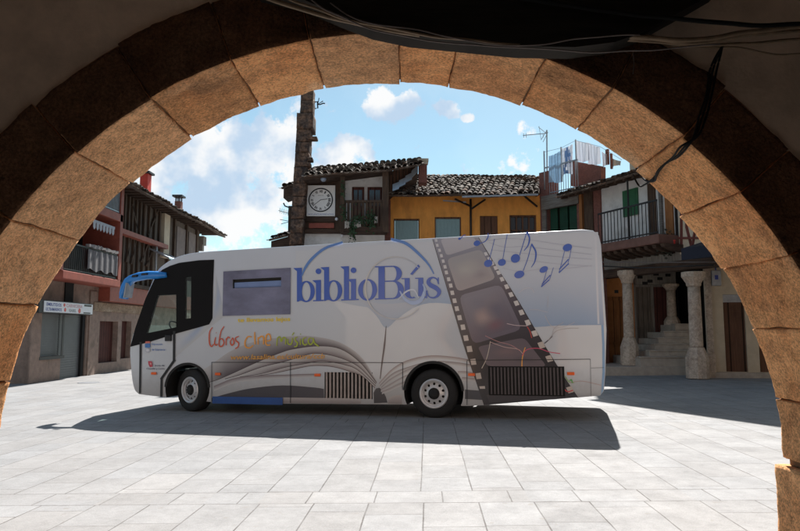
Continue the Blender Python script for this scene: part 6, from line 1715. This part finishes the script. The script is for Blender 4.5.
# portico: back walls
wb = -2.9
DG = at(604, 352, 24.5)
OFy = frame((0, 24.6), (1, 0), (0, -1)); dz = OFy.uz
pz0 = dz(630, 366)[1]
mb = MB(); d5 = op(OFy, 604, 296.5, 625, 352, 0)
wall(mb, OFy, 6.2, dz(634, 300)[0], -.3, 4.5, [(d5[0] - .6, d5[1], pz0 - .2, d5[3])], -.3, 0); mb.build('orange_wall', M['orange'], rh)
mb = MB(); mb.box(OFy, d5[0] - .6, d5[1], -.2, -.12, -.3, d5[3]); do_ = mb.build('orange_door', M['orangedoor'], rh)
mb = MB()
for k in range(5): u = d5[0] - .5 + k * .33; mb.box(OFy, u, u + .26, -.119, -.10, pz0 + .9, d5[3] - .15); mb.box(OFy, u, u + .26, -.119, -.10, pz0 + .1, pz0 + .8)
mb.build('door_panel', M['orangedoor'], do_)
mb = MB(); pbox(mb, OFy, 614.5, 290, 618.5, 293.2, .003, .015); mb.build('house_number_plate', M['iron'], rh)
mb = MB(); mb.box(OFy, dz(634, 300)[0], dz(676, 300)[0], -.3, 0, -.3, 4.5); mb.build('back_wall', M['greyboard'], rh)
for (x0, x1, m_) in ((636.5, 652.5, 'greywood'), (654, 670, 'doorred')):
    mb = MB(); pbox(mb, OFy, x0, 287, x1, 347, .003, .06); mb.build('plank_door', M[m_], rh)
mb = MB(); pbox(mb, OFy, 635, 271, 676, 284.5, .003, .25); mb.build('white_beam', M['greyboard'], rh)
mb = MB()
for (x, y) in ((640, 277), (650, 281), (656, 274), (660, 278.5), (668, 275), (645, 283)): a = dz(x, y, .26); mb.box(OFy, a[0] - .10, a[0] + .10, .252, .262, a[1] - .06, a[1] + .05)
build_each(mb, 'beam_patch', M['void'], rh)
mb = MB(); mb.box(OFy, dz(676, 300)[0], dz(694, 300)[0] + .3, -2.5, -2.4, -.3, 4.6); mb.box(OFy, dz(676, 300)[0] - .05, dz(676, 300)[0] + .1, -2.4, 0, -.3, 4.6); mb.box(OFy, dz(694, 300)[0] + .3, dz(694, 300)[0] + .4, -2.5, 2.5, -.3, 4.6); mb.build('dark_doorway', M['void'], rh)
# raised platform and steps
plat = thing('stone_steps', 'granite steps climbing behind the columns to a dark doorway', 'steps', tuple(at(640, 366, 23)))
SY = 22.6
mb = MB(); a = at(606, 371, 21.6); b = at(688, 371, 21.6); zp = at(640, 366.6, 21.7).z
mb.wbox(a.x - .3, b.x, 21.6, 24.55, -.3, zp); mb.build('platform', M['step'], plat, bevel=.02)
lefts = [(640, 357.5), (649.5, 351.5), (655, 345.5), (659, 339.5), (665, 333.5), (676, 327)]
tops = [358, 351.5, 345, 338.8, 332.3, 324.8]
for k in range(6):
    y = 21.75 + .30 * k; a = at(lefts[k][0], 350, y); z1 = at(650, tops[k], y).z; b = at(700, 350, y)
    mb = MB(); mb.wbox(a.x, b.x, y, 24.55, zp - .02 if k == 0 else z0_, z1); z0_ = z1 + .002
    mb.wbox(a.x - .03, b.x, y - .03, y + .28, z1 + .0025, z1 + .045); mb.build('step', M['step'], plat, bevel=.012)


def column(px, pyb, pyt, rb, Y, label, broken=False):
    base = at(px, pyb, Y); topz = at(px, pyt, Y).z; h = topz - base.z; x, z = base.x, base.z
    t = thing('stone_column', label, 'column', (x, Y, z), group='granite columns of the right portico')
    def octo(mb, prof, n=8, rot=math.pi / 8):
        i0 = len(mb.v)
        for (r_, hh) in prof:
            for k in range(n): a = rot + 2 * math.pi * k / n; mb.v.append(Vector((x + r_ * math.cos(a), Y + r_ * math.sin(a), z + hh)))
        for j in range(len(prof) - 1):
            for k in range(n): b = (k + 1) % n; mb.f.append((i0 + j * n + k, i0 + j * n + b, i0 + (j + 1) * n + b, i0 + (j + 1) * n + k)); mb.c.append(None)
        mb.f.append(tuple(i0 + k for k in range(n))[::-1]); mb.f.append(tuple(i0 + (len(prof) - 1) * n + k for k in range(n))); mb.c += [None, None]
    mb = MB(); hp = h * .29; octo(mb, [(rb * 1.72, 0), (rb * 1.72, hp * .66), (rb * 1.12, hp)], 8); mb.build('pedestal', M['column'], t, bevel=.015)
    mb = MB(); mb.lathe([(rb * .98, hp + .002), (rb, hp + .04), (rb * .97, h * .58), (rb * .94, h * .583), (rb * .94, h * .588), (rb * .96, h * .592), (rb * .92, h * .86)], (x, Y, z), (0, 0, 1), 24); mb.build('shaft', M['column'], t, smooth=True)
    mb = MB(); octo(mb, [(rb * 1.0, h * .862), (rb * 1.12, h * .875), (rb * 1.12, h * .89), (rb * 1.6, h * .94), (rb * 1.78, h * .952), (rb * 1.78, h)], 8); mb.build('capital', M['column'], t, bevel=.012)
    return t
column(630, 365.2, 270.6, .178, 22.5, 'stone column farther left with worn reddish pedestal by the orange door')
column(698, 378.5, 272, .197, 19.9, 'stone column nearest the arch on an octagonal pedestal')
column(672.5, 330, 284, .17, 24.2, 'small slender column at the top of the steps')
mb = MB(); p = at(645, 352, 21.6)
# stone block beside the pedestal
a = at(703, 380, 20.3); b = at(720, 354, 20.3); mb.wbox(a.x, b.x - .1, 20.3, 20.8, -.1, b.z); o = mb.build('stone_block', M['column'], None, bevel=.08, base=a); tag(o, 'rough stone block leaning behind the nearest column', 'stone block')
# wall right of the nearest column with door
WF = frame((9.75, 20.6), (1, -.28), (-.28, -1)); wu = WF.uz
uw0 = wu(707, 320)[0]; uw1 = wu(800, 320)[0]
d6 = op(WF, 722.5, 294.5, 748.5, 378, 0); d7 = op(WF, 756, 294.5, 790, 380, 0)
mb = MB(); wall(mb, WF, uw0, uw1, -.3, 4.2, [(d6[0], d6[1], .28, d6[3]), (d7[0], d7[1], .28, d6[3])], -.3, 0); mb.build('cream_wall', M['cream'], rh)
mb = MB(); mb.box(WF, uw0 - .03, wu(709, 320)[0] + .1, .002, .06, -.2, 3.8); mb.build('stone_edge', M['column'], rh)
for d_ in (d6, d7): mb = MB(); mb.box(WF, d_[0] + .002, d_[1] - .002, -.2, -.1, .28, d6[3] - .25); mb.build('brown_door', M['browndoor'], rh)
mb = MB(); mb.box(WF, d6[0] + .002, d6[1] - .002, -.2, -.08, d6[3] - .248, d6[3] - .002); mb.build('door_lintel', M['greymetal'], rh)
a = wu(709, 378, .3)
mb = MB(); mb.box(WF, uw0, uw1, .002, .25, -.2, .27); mb.build('kerb_plinth', M['step'], rh, bevel=.02)
u, z = wu(716.5, 277, .15); bx = thing('meter_box', 'small grey meter box fixed high on the cream wall', 'meter box', tuple(WF(u, .1, z)))
mb = MB(); mb.box(WF, u - .14, u + .14, .002, .15, z - .28, z + .22); mb.build('box_body', M['greymetal'], bx, bevel=.02)
mb = MB(); mb.box(WF, u - .05, u + .05, .152, .16, z - .08, z + .06); mb.tube([WF(u, .08, z + .22), WF(u, .06, z + .9)], .02, 6); mb.build('box_label', M['signblue'], bx)
# cables under the awning
mb = MB(); mb.tube([at(600, 262, 22.2), at(650, 262.5, 21), at(716, 262, 19.0)], .018, 6); o = mb.build('facade_cable', M['cable_grey'], None, smooth=True, base=at(600, 262, 22.2)); tag(o, 'grey cable running along the portico beam under the balcony', 'cable')
mb = MB(); mb.tube([at(600, 266, 22.2), at(640, 268, 21.3), at(714, 265, 19.1)], .025, 6); o = mb.build('facade_cable', M['iron'], None, smooth=True, base=at(600, 266, 22.2)); tag(o, 'black cable sagging just below the grey one on the portico beam', 'cable')
